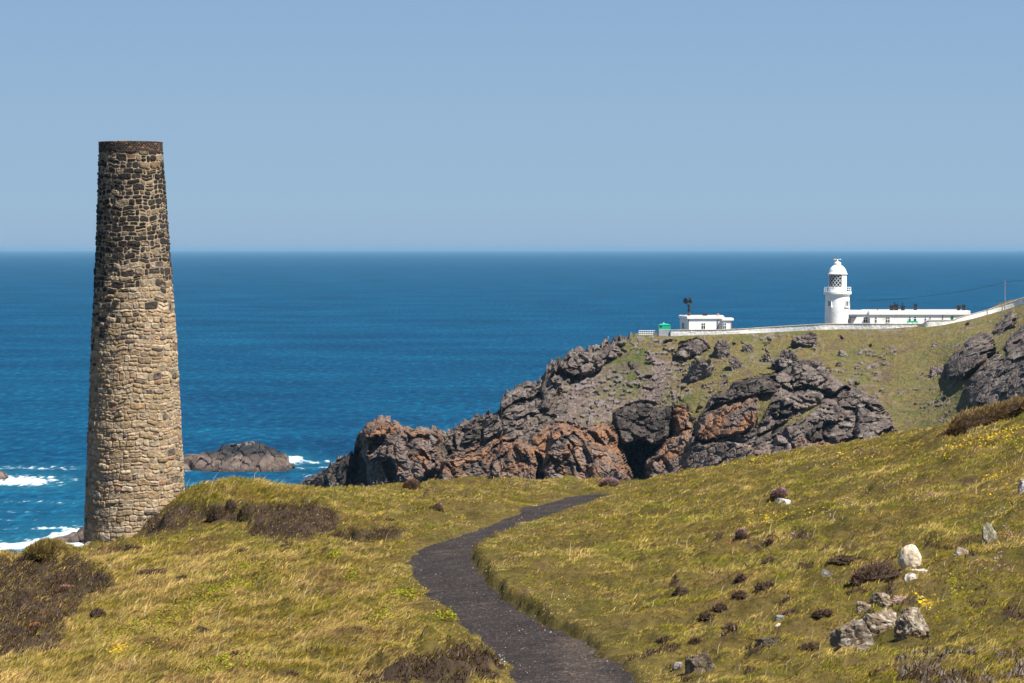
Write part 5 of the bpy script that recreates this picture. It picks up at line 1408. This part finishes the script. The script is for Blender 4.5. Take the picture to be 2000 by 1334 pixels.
# ------------------------------------------------------------------ haze
mh, nt, out = new_mat('sea_haze')
pv = nt.nodes.new('ShaderNodeVolumePrincipled')
pv.inputs['Color'].default_value = (.30, .57, .82, 1); pv.inputs['Density'].default_value = 2.6e-5
pv.inputs['Density Attribute'].default_value = ''; pv.inputs['Temperature Attribute'].default_value = ''; pv.inputs['Color Attribute'].default_value = ''
pv.inputs['Anisotropy'].default_value = 0.
nt.links.new(pv.outputs[0], out.inputs['Volume'])
hz_b = MB().box(-72000, 72000, -2500, 92000, -75, 68.5).build('haze', mh)
tag(hz_b, kind='stuff')

# ------------------------------------------------------------------ light, sky, camera
SUN_AZ, SUN_EL = math.radians(180 - 52), math.radians(56)      # clockwise from the view axis
sd = Vector((math.sin(SUN_AZ) * math.cos(SUN_EL), math.cos(SUN_AZ) * math.cos(SUN_EL), math.sin(SUN_EL)))
sl = bpy.data.lights.new('sun', 'SUN'); sl.energy = 5.0; sl.angle = math.radians(.53); sl.color = (1, .945, .85)
so = bpy.data.objects.new('sun', sl); COL.objects.link(so); so.rotation_euler = sd.to_track_quat('Z', 'Y').to_euler()
w = bpy.data.worlds.new('World'); scene.world = w; w.use_nodes = True; nt = w.node_tree; nt.nodes.clear()
sky = nt.nodes.new('ShaderNodeTexSky'); sky.sky_type = 'NISHITA'; sky.sun_disc = False
sky.sun_elevation = SUN_EL; sky.sun_rotation = SUN_AZ; sky.altitude = 0; sky.air_density = 1.; sky.dust_density = .4; sky.ozone_density = 3.
bg = nt.nodes.new('ShaderNodeBackground'); bg.inputs['Strength'].default_value = .062
wo = nt.nodes.new('ShaderNodeOutputWorld'); tc = nt.nodes.new('ShaderNodeTexCoord'); sx = nt.nodes.new('ShaderNodeSeparateXYZ'); nt.links.new(tc.outputs['Generated'], sx.inputs[0])
low = ramp(nt, sx.outputs[2], [(0., (2.85, 4.25, 6.0)), (.004, (3.1, 4.5, 6.15)), (.015, (3.15, 4.7, 6.3)), (.05, (2.95, 4.5, 6.35)), (.09, (2.6, 4.1, 6.2)), (.12, (2.3, 3.8, 6.1)), (.4, (1.4, 2.9, 5.6)), ])
mr = N(nt, 'ShaderNodeMapRange'); mr.inputs[1].default_value = .10; mr.inputs[2].default_value = .45; nt.links.new(sx.outputs[2], mr.inputs[0])
skyc = mixc(nt, mr.outputs[0], low, sky.outputs[0])          # clear marine air keeps the low sky blue
nt.links.new(skyc, bg.inputs[0]); nt.links.new(bg.outputs[0], wo.inputs[0])

cam = bpy.data.cameras.new('camera'); cob = bpy.data.objects.new('camera', cam); COL.objects.link(cob)
cam.sensor_width = 36; cam.lens = F / 2000 * 36; cam.clip_start = 1; cam.clip_end = 200000
cob.location = (0, 0, CZ); cob.rotation_euler = (math.pi / 2 - PIT, 0, 0)
scene.camera = cob
scene.view_settings.view_transform = 'Standard'; scene.view_settings.look = 'None'; scene.view_settings.gamma = 1
scene.view_settings.exposure = .75
scene.cycles.volume_bounces = 0
print('done', round(time.time() - T0, 1))
